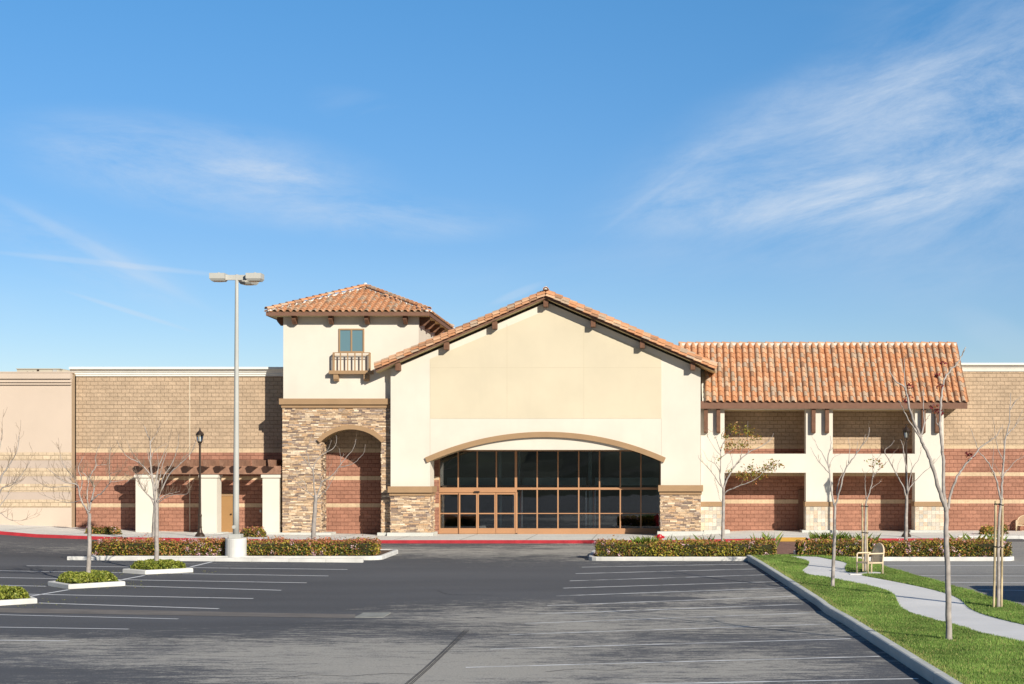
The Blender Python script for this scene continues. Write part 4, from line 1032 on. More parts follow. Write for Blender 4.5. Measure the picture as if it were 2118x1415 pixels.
for a, b2 in ((1449.5, 1498.5), (1667, 1722.5), (1892.5, 1952)):
    mb = MB(); X0, X1 = gx(a), gx(b2); z0, z1 = gz(1096.5), gz(1047.8); nr = 6; nc = max(4, int(round((X1 - X0) / .205)))
    for i in range(nc):
        for j in range(nr):
            c = R.choices(SL, [3, 3, 2, 3, 1.5, 2, .5])[0]; k = R.uniform(.9, 1.12); c = tuple(q * k for q in c); e = .003
            mb.box(X0 + (X1 - X0) * i / nc + e, X0 + (X1 - X0) * (i + 1) / nc - e, y - .035, y - .001, z0 + (z1 - z0) * j / nr + e, z0 + (z1 - z0) * (j + 1) / nr - e, 0, c)
    for j in range(nr):
        for i in range(4):
            c = R.choices(SL, [3, 3, 2, 3, 1.5, 2, .5])[0]; e = .003; mb.box(X0 - .03, X0 - .001, y + GT * i / 4 + e, y + GT * (i + 1) / 4 - e, z0 + (z1 - z0) * j / nr + e, z0 + (z1 - z0) * (j + 1) / nr - e, 0, c)
    mb.build('square_tiles', M['slate'], ga)
for a, b2 in ((1449, 1509.5), (1658, 1732), (1881.5, 1955)):
    mb = MB(); mb.box(gx(a) + (.16 if a < 1450 else 0), gx(b2), y - .17, y + GT + .15, ZB, gz(1096.5)); mb.build('base_block', M['conc'], ga, bevel=.02)
for a, b2 in ((1456, 1464), (1482, 1489.6), (1678, 1686), (1706, 1713.8), (1905, 1912.8), (1933, 1941)):
    mb = MB(); z1, z0 = gz(846.5), gz(896); X0, X1 = gx(a), gx(b2)
    mb.prismx([(y, z1), (y, z0), (y - .2, z0), (y - .26, z0 + .08), (y - .26, z1)], X0, X1); mb.build('wood_corbel', M['wood'], ga)
# utility cabinet in the lower left bay
mb = MB(); X0, X1 = GX(1651, YW), GX(1668, YW); mb.box(X0, X1, YW - .22, YW, GZ(1096, YW), GZ(1013, YW)); mb.build('utility_cabinet', M['fascia'], ga, bevel=.01)
GE0, GE1 = GX(1400, 80.3), GX(2004, 80.3); EYg = 80.54; EZg = GZ(831, EYg); RYg = 83.6; RZg = GZ(712, RYg)
gr = bpy.data.objects.new('gallery_roof', None); COL.objects.link(gr); gr.parent = B; gr['_o'] = B['_o']
mb = MB(); Lg = math.hypot(RYg - EYg, RZg - EZg)
gu0 = GX(1405, 80.3); gu1 = GX(1449.5, 80.3) - gu0
tile_slope(mb, (gu0, EYg, EZg), (1, 0, 0), (0, RYg - EYg, RZg - EZg), GE1 - gu0, Lg, .332, .372, lambda u, v: u > gu1 + .1 or v > Lg * .62, .11)
mb.build('clay_tiles', M['tile'], gr)
mb = MB(); ridge_caps(mb, (GX(1405, RYg), RYg + .1, RZg + .02), (GE1 + .02, RYg + .1, RZg + .02), .12, .45); mb.build('ridge_caps', M['tile'], gr)
mb = MB(); mb.box(GX(1405, RYg), GE1 - .02, RYg - .08, RYg + .2, RZg - .12, RZg + .05); mb.build('ridge_mortar', M['mortar'], gr)
mb = MB(); mb.box(GX(1450, 80.3), GE1 - .02, EYg + .03, EYg + .09, GZ(845.4, EYg), EZg + .03); 
mb.prismx([(EYg + .09, GZ(845.4, EYg)), (EYg + .09, EZg), (EYg + .3, EZg + .2), (EYg + .3, GZ(845.4, EYg))], GE1 - .08, GE1 - .02)
mb.build('fascia', M['fascia'], gr)
mb = MB(); mb.box(GX(1450, 80.3), GE1 - .08, EYg + .09, y, GZ(845.4, EYg) + .02, GZ(845.4, EYg) + .06); mb.build('soffit', M['soffit'], gr)
mb = MB(); mb.prismx([(EYg + .12, EZg - .03), (RYg, RZg - .06), (RYg + 3, RZg - .06), (RYg + 3, 7.1), (EYg + .4, 7.1)][::-1], GX(1452, 81), GE1 - .12); mb.build('roof_body', M['stucco'], gr)

# ------------------------------------------------------------------ neighbouring peach building
nb = thing('neighbour_building', 'peach stucco building with pale yellow block bands at the left edge', 'building', (GX(0, 82.4), 82.4, .95))
YN = 82.4; nz = lambda py: GZ(py, YN); NX0, NX1 = -55, GX(148, YN)
mb = MB(); mb.box(NX0, NX1, YN, 120, ZB, nz(772)); mb.build('wall', M['peach'], nb)
mb = MB(); mb.box(NX1, NX1 + .012, YN + .0, YW + .3, ZB, nz(772)); mb.box(NX1 + .012, XA, YN + .45, YW + .3, ZB, nz(774)); mb.build('side_pilaster', M['pilaster'], nb)
mb = MB()
mb.box(NX0, NX1 + .05, YN - .30, YN, nz(784), nz(770)); mb.box(NX0, NX1 + .03, YN - .19, YN, nz(791), nz(784)); mb.box(NX0, NX1 + .01, YN - .10, YN, nz(796), nz(791)); mb.box(NX0, NX1 + .07, YN - .33, YN + .3, nz(772), nz(769.5))
mb.build('parapet_moulding', M['peach'], nb)
mb = MB(); mb2 = MB()
for i, (a, b2) in enumerate(((936, 952), (968.5, 985), (1001, 1017.5), (1033.5, 1049.5))): mb.box(NX0, NX1 - .002, YN - .03, YN, nz(b2), nz(a))
mb.build('block_bands', M['yblock'], nb)
for a, b2 in ((952, 968.5), (985, 1001), (1017.5, 1033.5)): mb2.box(NX0, NX1 - .002, YN - .012, YN, nz(b2), nz(a))
mb2.build('smooth_bands', M['pinkband'], nb)
u = thing('rooftop_unit', 'pale rooftop air unit showing above the peach parapet', 'roof unit', (GX(85, 88), 88, nz(772)))
mb = MB(); X0, X1 = GX(35, 88), GX(123, 88); zt = GZ(763, 88); mb.box(X0, X1, 88, 93, nz(775), zt); mb.prism([(X1, nz(775)), (X1 + .9, nz(775)), (X1 + .9, zt - .15), (X1, zt)], 88.4, 92.6); mb.box(X0 - .04, X1 + .04, 87.95, 93.05, zt - .02, zt + .02)
mb.build('casing', M['unit'], u)
mb = MB(); mb.box(GX(110, 88), GX(118, 88), 87.96, 88, zt - .3, zt - .04); mb.build('panel', M['pole'], u)
mb = MB(); mb.box(GX(77, 88), GX(81, 88), 87.96, 88, zt - .12, zt - .05); mb.box(GX(56, 88), GX(57.5, 88), 87.96, 88, zt - .25, zt - .14); mb.box(GX(68, 88), GX(69.5, 88), 87.96, 88, zt - .25, zt - .14); mb.build('vents', M['bronze'], u)

# ------------------------------------------------------------------ pergola
pg = thing('pergola', 'wooden pergola on three cream stucco pillars against the red block wall', 'pergola', (GX(430, 81), 81.5, .6))
YP = 81.0
for a, b2, cb in ((280.5, 318, 1101), (414, 448.5, 1103), (543, 577.5, 1102)):
    X0, X1 = GX(a, YP), GX(b2, YP); zc0, zc1 = GZ(988.5, YP), GZ(982, YP)
    mb = MB(); mb.box(X0, X1, YP, YP + .85, ZB, zc0); p_ = mb.build('pillar', M['stucco'], pg)
    mb = MB(); mb.box(X0 - .07, X1 + .06, YP - .08, YP + .93, zc0, zc1); mb.build('cap', M['stucco'], p_, bevel=.02)
for a, b2 in ((400, 461), (583 - 43, 584)):
    mb = MB(); mb.box(GX(a, YP - .1), GX(b2, YP - .1), YP - .15, YP + 1.0, ZB, GZ(1101.5, YP)); mb.build('base_block', M['conc'], pg, bevel=.02)
zb0, zb1 = GZ(980.8, YP), GZ(963.8, YP)
for yy_ in (YP + .12, YW - .35):
    mb = MB(); X0, X1 = GX(262, YP), GX(581.5, YP)
    mb.prism([(X0 + .55, zb0), (X1, zb0), (X1, zb1), (X0, zb1), (X0 + .05, zb1 - .2)], yy_, yy_ + .16); mb.build('beam', M['pergola'], pg)
for i in range(9):
    x = GX(296, YP) + (GX(563, YP) - GX(296, YP)) * i / 8; z0 = zb1 - .06; z1 = zb1 + .31
    mb = MB(); mb.prismx([(YP - .62, z1), (YP - .50, z0 + .06), (YP - .42, z0), (YW - .02, z0), (YW - .02, z1)], x - .075, x + .075); mb.build('rafter', M['pergola'], pg)

# ------------------------------------------------------------------ street lamps
def street_lamp(label, px, Y, z0, ztop, grp):
    x = GX(px, Y); H = ztop - z0; t = thing('street_lamp', label, 'street lamp', (x, Y, z0), grp)
    mb = MB(); mb.lathe([(.235, 0), (.235, .05), (.21, .1), (.13, .2), (.10, .32), (.085, .42), (.11, .46), (.085, .50), (.08, .95), (.095, 1.0), (.095, 1.04), (.068, 1.10)], n=12)
    mb2 = MB(); mb2.v = []
    def sh(m_): m_.v = [(a + x, b2 + Y, c + z0) for a, b2, c in m_.v]; return m_
    sh(mb).build('lamp_base', M['bronze'], t, smooth=False)
    mb = MB(); mb.lathe([(.065, 1.08), (.055, 2.2), (.048, H - .78), (.07, H - .77), (.07, H - .72), (.05, H - .70)], n=12); sh(mb).build('lamp_post', M['bronze'], t)
    l0 = H - .70
    mb = MB(); mb.lathe([(.05, l0), (.10, l0 + .05), (.12, l0 + .1), (.12, l0 + .12)], n=6)
    for k in range(6):
        a = 2 * math.pi * (k + .5) / 6; mb.tube([(.115 * math.cos(a), .115 * math.sin(a), l0 + .11), (.17 * math.cos(a), .17 * math.sin(a), l0 + .44)], .011, 4)
    mb.lathe([(.2, l0 + .43), (.205, l0 + .46), (.15, l0 + .53), (.09, l0 + .60), (.05, l0 + .63), (.05, l0 + .66), (.03, l0 + .68), (.035, l0 + .72), (.005, l0 + .80)], n=6)
    ln = sh(mb).build('lantern', M['bronze'], t)
    mb = MB(); mb.lathe([(.105, l0 + .12), (.16, l0 + .43)], n=6); sh(mb).build('lantern_glass', M['lampglass'], ln)
    mb = MB(); mb.lathe([(.04, l0 + .12), (.045, l0 + .3), (.02, l0 + .36)], n=8); sh(mb).build('bulb', M['whitepost'], ln)
    return t
YL = 76.9; street_lamp('dark bronze street lamp with lantern in front of the pergola', 413.5, YL, zs(GX(413, YL), YL), GZ(888, YL), 'bronze street lamps')
YL = 76.4; street_lamp('dark bronze street lamp behind the bare tree before the right gallery', 1874.5, YL, zs(GX(1874, YL), YL), GZ(880, YL), 'bronze street lamps')

# ------------------------------------------------------------------ parking lot light
YPL = 63.35; xl = GX(488, YPL); zl = zg(xl, YPL) + .05
pl = thing('parking_light', 'tall pale grey parking light with three shoebox heads on a concrete base', 'parking light', (xl, YPL, zl))
mb = MB(); mb.lathe([(.415, 0), (.415, .76), (.40, .79)], n=28); mb.v = [(a + xl, b2 + YPL, c + zl) for a, b2, c in mb.v]; mb.build('concrete_base', M['kerb'], pl, smooth=False)
zp = zl + .79; ztp = GZ(568, YPL)
mb = MB(); mb.box(xl - .24, xl + .24, YPL - .24, YPL + .24, zp, zp + .17); mb.build('base_cover', M['pole'], pl, bevel=.02)
mb = MB(); n = 10; mb.tube([(xl + .035 * k / n, YPL, zp + .17 + (ztp - zp - .17) * k / n) for k in range(n + 1)], [.125 - .06 * k / n for k in range(n + 1)], 20); mb.build('pole', M['pole'], pl, smooth=True)
mb = MB(); mb.tube([(xl - .05, YPL - .10, zp + .45), (xl - .05, YPL - .135, zp + .45)], .075, 10); mb.build('hand_hole', M['pole'], pl)
xt = xl + .035
def head(cx, cy, dirx, diry):
    a = Vector((dirx, diry, 0)).normalized(); s = Vector((-a.y, a.x, 0)); z1 = ztp + .03; z0 = z1 - .30; o = Vector((cx, cy, 0))
    mb = MB(); p = o + a * .0
    half = .29; L = .60
    def rect(k, z): return [o + a * (.30 - k * -.0) * 0 + a * (0 + k) - s * (half - k) + Vector((0, 0, z)), o + a * (L - k) - s * (half - k) + Vector((0, 0, z)), o + a * (L - k) + s * (half - k) + Vector((0, 0, z)), o + a * k + s * (half - k) + Vector((0, 0, z))]
    v = rect(.06, z0) + rect(0, z0 + .09) + rect(0, z1) 
    mb.add(v, [(3, 2, 1, 0), (0, 1, 5, 4), (1, 2, 6, 5), (2, 3, 7, 6), (3, 0, 4, 7), (4, 5, 9, 8), (5, 6, 10, 9), (6, 7, 11, 10), (7, 4, 8, 11), (8, 9, 10, 11)])
    c = o + a * L * .5; mb.lathe([(.06, z1), (.055, z1 + .04), (.02, z1 + .06)], c.x, c.y, 10)
    hd = mb.build('luminaire', M['lum'], pl)
    mb = MB(); nn = 18; mb.add([tuple(c + a * .2 * math.cos(t) + s * .2 * math.sin(t) + Vector((0, 0, z0 - .012))) for t in [2 * math.pi * k / nn for k in range(nn)]] + [tuple(c + a * .22 * math.cos(t) + s * .22 * math.sin(t) + Vector((0, 0, z0 + .01))) for t in [2 * math.pi * k / nn for k in range(nn)]],
        [tuple(range(nn))[::-1]] + [(k, (k + 1) % nn, nn + (k + 1) % nn, nn + k) for k in range(nn)])
    mb.build('lens', M['lens'], hd)
head(xt - .42, YPL - .0, -1, 0); head(xt + .42, YPL - .0, 1, 0); head(xt + .12, YPL + .8, .25, 1)
mb = MB(); mb.box(xt - .45, xt + .45, YPL - .06, YPL + .06, ztp - .22, ztp - .02); mb.obox((xt - .05, YPL + .0, ztp - .22), (.12, .85, 0), (.1, 0, 0), (0, 0, .2)); mb.build('arm', M['lum'], pl)

# ------------------------------------------------------------------ hydrant
YH = 66.0; xh = GX(1364, YH); zh = zg(xh, YH) + .13; Hh = GZ(1105.5, YH) - zh
hy = thing('fire_hydrant', 'red fire hydrant standing behind the yellow green hedge', 'fire hydrant', (xh, YH, zh))
sh_ = lambda m_: setattr(m_, 'v', [(a + xh, b2 + YH, c + zh) for a, b2, c in m_.v]) or m_
mb = MB(); mb.lathe([(.17, 0), (.17, .05), (.11, .06), (.105, Hh - .14), (.13, Hh - .135), (.13, Hh - .10), (.11, Hh - .03), (.09, Hh), (.03, Hh + .005), (.03, Hh + .02)], n=16); sh_(mb).build('barrel', M['redmetal'], hy, smooth=False)
def nozzle(ax, z, r, l):
    mb = MB(); a = Vector(ax).normalized(); mb.tube([a * .08 + Vector((0, 0, z)), a * (l - .05) + Vector((0, 0, z)), a * (l - .05) + Vector((0, 0, z)), a * l + Vector((0, 0, z)), a * (l + .05) + Vector((0, 0, z))], [r * .8, r * .8, r, r * .95, r * .3], 10); sh_(mb).build('nozzle_cap', M['redmetal'], hy)
nozzle((1, -.15, 0), Hh - .14 + .03, .06, .17); nozzle((-1, .1, 0), Hh - .14 + .03, .055, .17); nozzle((-.9, -.5, 0), Hh - .28, .085, .17); nozzle((.5, -.85, 0), Hh - .28, .07, .16)

# ------------------------------------------------------------------ bench chairs
def bench(label, grp):
    t = thing('metal_bench', label, 'bench', (0, 0, 0), grp)          # front is -X, width along Y
    W, D, SHt, AH, r = .72, .58, .42, .72, .028
    for s, nm in ((-1, 'side_frame'), (1, 'side_frame')):
        y_ = s * W / 2; mb = MB()
        mb.tube([(-D / 2, y_, 0), (-D / 2, y_, AH - .04), (-D / 2 + .04, y_, AH), (D / 2 + .03, y_, AH)], r, 8); mb.tube([(D / 2 - .0, y_, 0), (D / 2, y_, SHt), (D / 2 + .04, y_, AH + .02)], r, 8); mb.tube([(-D / 2, y_, SHt - .03), (D / 2, y_, SHt - .03)], r, 8)
        mb.build(nm, M['bench'], t, smooth=True)
    mb = MB()
    for k in range(9): x = -D / 2 + .02 + (D - .06) * k / 8; mb.box(x, x + .045, -W / 2 + .02, W / 2 - .02, SHt - .02, SHt)
    mb.tube([(-D / 2, -W / 2, SHt - .03), (-D / 2, W / 2, SHt - .03)], .022, 6); mb.tube([(D / 2, -W / 2, SHt - .03), (D / 2, W / 2, SHt - .03)], .022, 6)
    mb.build('seat', M['bench'], t)
    n = 18; arch = [(D / 2 + .03 + .08 * math.sin(math.pi * k / n), -W / 2 * math.cos(math.pi * k / n), AH - .04 + .37 * math.sin(math.pi * k / n)) for k in range(n + 1)]
    mb = MB(); mb.tube(arch, r * 1.05, 8); mb.build('back_arch', M['bench'], t, smooth=True)
    mb = MB(); q = [(D / 2 + .0, -W / 2 + .04, SHt), (D / 2 + .0, W / 2 - .04, SHt)] + [(a - .005, b2 * .9, c - .012) for a, b2, c in arch[::-1]]
    mb.add(q, [tuple(range(len(q)))], 0, (.80, .64, .44))
    mb.build('back_panel', M['benchmesh'], t); return t
q = G(1796, 1186.5, BH + .01); bn = bench('cream metal armchair bench with rounded mesh back beside the curving path', 'cream metal benches')
bn.location = q + Vector((.05, 0, 0)); bn.rotation_euler = (0, 0, math.radians(24)); bn.scale = (1.0, 1.0, .97)
xw = GX(2119, 82); b3 = dup(bn, (xw, 82.2, zs(xw, 82)), 'cream metal bench against the red block wall at the right photo edge', math.radians(70)); b3.scale = (.95, .95, .76)
mb = MB(); p0 = G(1800, 1186, BH + .01)
mb.box(p0.x - .75, p0.x + .5, p0.y - .55, p0.y + .55, p0.z - .1, p0.z + .004); kind(mb.build('bench_pad', M['path']))

# ------------------------------------------------------------------ TREES
def catmull(pts, k=3):
    out = []; n = len(pts)
    for i in range(n - 1):
        p0, p1, p2, p3 = pts[max(i - 1, 0)], pts[i], pts[i + 1], pts[min(i + 2, n - 1)]
        for j in range(k):
            t = j / k; out.append(.5 * ((2 * p1) + (p2 - p0) * t + (2 * p0 - 5 * p1 + 4 * p2 - p3) * t * t + (3 * p1 - p0 - 3 * p2 + p3) * t ** 3))
    return out + [pts[-1]]
def tree(label, base, Y, trunk, limbs, r0, grp, twigs=2, twl=.5, leaves=None, seeds=None, group_extra=None, zb=None, upb=.5):
    """limbs: list of (photo polyline, start radius, depth lean)"""
    rr = random.Random(hash(label) % 1000 if False else sum(map(ord, label)))
    x, _ = XZ(base[0], base[1], Y)
    z = zb if zb is not None else zg(x, Y) + .13
    t = thing('bare_tree', label, 'tree', (x, Y, z), grp)
    pts = [P(px, py, Y) for px, py in trunk]; pts[0].z = z - .05
    pts = catmull(pts, 4); n = len(pts); mb = MB()
    rad = [r0 * (1 - .38 * k / (n - 1)) * (1 + .35 * max(0, 1 - k * .9)) for k in range(n)]
    mb.tube([p + Vector((rr.uniform(-.006, .006), rr.uniform(-.006, .006), 0)) for p in pts], rad, 10); mb.build('trunk', M['bark'], t, smooth=True)
    mb = MB(); mt = MB(); tips = []
    def twig(p, d, L, r, dep):
        q = [p]; c = p.copy(); dd = d.normalized(); ns = 4
        for k in range(ns):
            dd = (dd + Vector((rr.uniform(-.35, .35), rr.uniform(-.35, .35), rr.uniform(-.15, .4)))).normalized(); c = c + dd * L / ns; q.append(c.copy())
        mb.tube(q, [max(.0035, r * (1 - .7 * k / ns)) for k in range(ns + 1)], 4, 1, cap=False); tips.append(q[-1])
        if dep > 0:
            for _ in range(rr.choice([1, 2, 2])):
                k = rr.randint(1, ns - 1); s = Vector((rr.uniform(-1, 1), rr.uniform(-1, 1), rr.uniform(0, .8))); twig(q[k], dd + s, L * rr.uniform(.4, .7), r * .6, dep - 1)
    for li in limbs:
        poly, r, lean = li[0], li[1], li[2]; m = len(poly); y0 = li[3] if len(li) > 3 else 0
        q = []; 
        for k, (px, py) in enumerate(poly): q.append(P(px, py, Y + y0 + lean * k / (m - 1)))
        q = catmull(q, 4); n = len(q)
        q = [p + Vector((rr.uniform(-1, 1), rr.uniform(-1, 1), rr.uniform(-1, 1))) * .012 * (k > 0) for k, p in enumerate(q)]
        rad = [max(.0055, r * (1 - .78 * k / (n - 1))) * (1 + .1 * (k % 3 == 0)) for k in range(n)]
        mb.tube(q, [max(.005, a_ * .88) for a_ in rad], 7); tips.append(q[-1])
        nt = int(twigs * m)
        for _ in range(nt):
            k = rr.randint(n // 4, n - 1); d = (q[min(k + 1, n - 1)] - q[max(k - 1, 0)]).normalized(); s = Vector((rr.uniform(-1, 1), rr.uniform(-1, 1), rr.uniform(-.2, .8)))
            twig(q[k], d * .9 + s * .8 + Vector((0, 0, upb * .5)), twl * rr.uniform(.35, 1.1), max(.005, rad[k] * .45), 1 if rr.random() < .6 else 0)
    mb.build('branches', [M['bark'], M['twig']], t, smooth=True)
    def cloud(zones, pal, w, size, nm):
        if nm == 'seed_cluster' and len(zones) > 1:
            for z_ in zones: cloud([z_], pal, w, size, nm)
            return
        Ps = []
        for (px, py, rp, cnt) in zones:
            c = P(px, py, Y); s = rp * Y / F; Ps.append(np.array(c) + NR.randn(cnt, 3) * np.array([s, s * .8, s * .7]) * .55)
        Ps = np.concatenate(Ps); quads_obj(nm, leaf_quads(Ps, np.full(len(Ps), size)), pick(pal, w, len(Ps)), M['leaf'], t, t['_o'])
    if leaves: cloud(leaves, [(.30, .27, .03), (.20, .21, .03), (.42, .22, .05), (.45, .17, .06)], [3, 2, 2, 1.5], .055, 'leaves')
    if seeds: cloud(seeds, [(.25, .03, .035), (.18, .03, .03), (.30, .10, .03)], [3, 2, 1], .04, 'seed_cluster')
    return t
gt = 'young bare street trees'
def GY(px, py, dz): return G(px, py, dz)[1]
# right foreground tree
Y = GY(1963, 1325, BH)
tree('tall bare tree in the right foreground lawn, forking in three with no stakes', (1963, 1325), Y, [(1963, 1328), (1961.5, 1250), (1960, 1170), (1957, 1110), (1957.5, 1075), (1958, 1050)],
 [([(1957, 1056), (1952, 1040), (1942, 1013), (1929, 967), (1918, 938), (1909, 919), (1904, 907), (1891, 873), (1881, 845), (1874.5, 814), (1868, 799), (1853, 789), (1839, 769)], .052, -.5),
  ([(1904, 907), (1891, 888), (1876, 863), (1865.6, 842), (1859, 828)], .022, -.6, -.25), ([(1874, 811), (1872, 784), (1870.5, 762), (1870, 741)], .017, .2, -.4),
  ([(1905, 905), (1911, 880), (1910, 842), (1909, 804)], .022, .4, -.2), ([(1911, 878), (1917, 868), (1922, 857)], .012, .2, .1),
  ([(1957.5, 1056), (1953, 1028), (1952, 992.6), (1951, 954), (1947, 916), (1944.5, 888), (1945, 863), (1946, 832), (1949.6, 807), (1954.7, 781), (1967, 766), (1982.6, 748), (1990, 733), (1996.6, 717)], .046, .7),
  ([(1945, 885), (1938, 876), (1935, 856)], .016, -.2, .35), ([(1949, 803), (1945, 790), (1942, 779)], .011, -.2, .4), ([(1955, 778), (1958, 761), (1954.7, 749)], .01, .2, .5),
  ([(1961, 1053), (1965, 1031), (1972.5, 1003), (1982.6, 980), (1998, 959.5), (2013, 944), (2028.4, 925), (2049, 911), (2061.5, 901), (2071.7, 883)], .034, .3)],
 .068, gt, .25, .22, seeds=[(2005.5, 940, 9, 34), (1881, 797, 8, 22), (1876, 826, 9, 22), (1932, 842, 10, 34), (1939, 851, 8, 22), (1937, 777, 6, 18), (1951, 750, 6, 14), (1945, 797, 7, 20)])
Y = GY(2063, 1257, BH)
tree('bare tree tied between two tan stakes at the right edge of the lawn', (2064, 1257), Y, [(2064.5, 1260), (2065.5, 1185), (2065, 1130), (2067, 1075), (2070, 1045), (2070.5, 1030)],
 [([(2069, 1034), (2065, 1010), (2059, 987.5), (2051, 969.7), (2038.6, 949), (2026, 936.6), (2018, 916), (2008, 888)], .03, -.4), ([(2053, 973), (2054, 945), (2055, 921)], .011, .2, -.2), ([(2072, 990), (2064, 972), (2057, 960)], .011, -.3, .1),
  ([(2071.5, 1034), (2072, 1010), (2073, 987.5), (2075.5, 949), (2080.6, 903.5), (2087, 878), (2088, 852.6), (2091, 812)], .04, .3), ([(2089, 848), (2099.7, 832), (2113.7, 818)], .016, .1, .3),
  ([(2083, 900), (2092, 890), (2099.7, 880.6), (2116, 847.5)], .02, .3, .2), ([(2099.7, 880), (2108, 871), (2117.5, 863)], .012, .1, .3), ([(2074.5, 951), (2064, 929), (2058, 895), (2054, 863)], .016, -.4, .1), ([(2077, 929), (2075, 900), (2074, 878)], .012, .2, .2),
  ([(2074, 988), (2080, 976), (2087, 969.7), (2099.7, 954), (2117.5, 944), (2126, 930)], .018, .4, .15)], .05, gt, .35, .28)
Y = GY(1722, 1215, BH)
tree('bare tree without stakes in the lawn left of the cream bench', (1722, 1215), Y, [(1722, 1218), (1724, 1160), (1725.6, 1114), (1726.7, 1070), (1726.7, 1042)],
 [([(1726, 1047), (1722, 1030), (1719.8, 1012.6), (1714.7, 972), (1712, 946.5), (1718.5, 921), (1717, 902)], .038, .3), ([(1715, 978), (1700.7, 963), (1688, 946.5), (1676.5, 925)], .02, -.4, .1), ([(1714, 968), (1703, 941), (1690.5, 923.6), (1684.7, 908)], .018, .3, .1), ([(1716, 962), (1723.6, 946.5), (1738.9, 939)], .014, .3, .2),
  ([(1728, 1045), (1732, 1032), (1736, 1018), (1745, 982), (1754, 962), (1769.4, 941), (1784.7, 918.5), (1797, 901), (1797, 884)], .036, -.3), ([(1755, 958), (1758, 923.6), (1754, 906)], .014, .3, -.1), ([(1771, 938), (1774.5, 913)], .012, .2, -.2), ([(1784.7, 918), (1790, 898)], .012, .2, -.2),
  ([(1731, 1025), (1733.8, 997), (1742.7, 977), (1737.6, 963)], .018, .4, 0)], .062, gt, .45, .35)
Y = GY(1789, 1181, BH)
tree('thin bare tree between two stakes directly behind the cream bench', (1789, 1181), Y, [(1789, 1184), (1790, 1100), (1791, 1050), (1791.5, 1036)],
 [([(1791.5, 1040), (1795, 1027), (1800, 1015), (1805, 987), (1806, 962), (1805, 944)], .03, .2), ([(1805, 988), (1812, 978), (1820, 969), (1838, 951.6), (1849.5, 934)], .018, .4, .1), ([(1791, 1032), (1789.7, 1002.5), (1789.5, 990), (1792, 977)], .018, -.3), ([(1802, 1011), (1812, 1003), (1823, 995)], .011, .2, .1), ([(1807, 968), (1814, 950), (1823, 939)], .012, -.2, .1)],
 .042, gt, .9, .35, leaves=[(1812, 962, 14, 26), (1818, 954, 10, 16), (1803, 952, 9, 10)])
Y = 66.4
tree('bare tree standing in front of the right bronze street lamp', (1873.7, 1118), Y, [(1873.7, 1134), (1874, 1090), (1875, 1050), (1875.7, 1025)],
 [([(1875, 1032), (1872, 1020), (1868.6, 1007.5), (1854.6, 982), (1840.6, 954), (1830, 936), (1833, 928), (1843, 921), (1850, 911)], .04, -.5), ([(1855, 981), (1858, 962), (1866, 946)], .017, .3, -.2), ([(1875.7, 1028), (1875.7, 982), (1871, 949), (1867, 921), (1862, 909)], .036, .4), ([(1873, 960), (1868, 935), (1871, 915)], .014, .2, .3),
  ([(1876, 1026), (1878.8, 1012.6), (1886, 972), (1899, 951.6), (1906.7, 928.7)], .03, -.3), ([(1887, 972), (1884, 955), (1878, 944)], .014, .2, 0), ([(1877, 1020), (1882, 1008), (1891.5, 997), (1914, 974), (1926.7, 964.6), (1947, 939)], .03, .5), ([(1886, 1001), (1887, 985), (1884, 972)], .015, .2, .2)], .085, gt, .5, .4)
tree('tree with scattered yellow green leaves left of the first gallery opening', (1495, 1127), Y, [(1494.5, 1142), (1495.5, 1080), (1496.5, 1030), (1496.5, 1008)],
 [([(1497.5, 1022), (1505, 1015), (1516, 1010.7), (1531, 1004), (1552, 997), (1567, 988), (1582.6, 974.5), (1601.7, 959)], .033, -.4), ([(1496.8, 1012), (1504, 991.6), (1516, 970.6), (1531, 951.6), (1548, 936), (1571, 925), (1592, 911.5), (1600, 896)], .045, .3), ([(1548, 935), (1546, 907.7), (1547, 871)], .017, .3, .2), ([(1517, 968), (1513, 945), (1506, 929)], .017, .2, .1), ([(1531, 950), (1534, 935), (1537, 920)], .016, -.2, .2),
  ([(1496, 1012), (1491, 1000), (1489, 984), (1491, 949.7), (1493, 923), (1506, 904), (1514, 892)], .036, .3), ([(1491, 948), (1506, 936), (1518, 928), (1529, 921)], .017, -.3, .1), ([(1491.5, 936), (1481.5, 909.6), (1476, 898), (1474, 888.6)], .016, .3, .2), ([(1491, 942), (1478, 927), (1462, 900)], .016, -.3, .1),
  ([(1495, 1010), (1486, 998), (1476, 982), (1460.5, 963), (1447, 949.7), (1444, 942)], .026, -.4), ([(1489, 974), (1478, 959), (1464, 951.6), (1456.7, 936)], .017, .3), ([(1497, 1006), (1501, 985), (1504, 965), (1512, 955)], .017, .3, .1), ([(1495, 1042), (1488, 1030), (1484, 1013), (1481, 1000)], .013, -.2)],
 .083, gt, .8, .5, leaves=[(1516, 885, 15, 130), (1500, 902, 11, 60), (1508, 920, 13, 110), (1548, 893, 14, 120), (1563, 906, 13, 80), (1537, 922, 14, 90), (1535, 982, 13, 70), (1553, 973, 16, 120), (1545, 985, 14, 80), (1566, 980, 14, 110), (1587, 969, 16, 130), (1598, 959, 12, 80), (1484, 950, 8, 20), (1507, 975, 6, 14), (1575, 984, 10, 50), (1614, 963, 8, 24)])
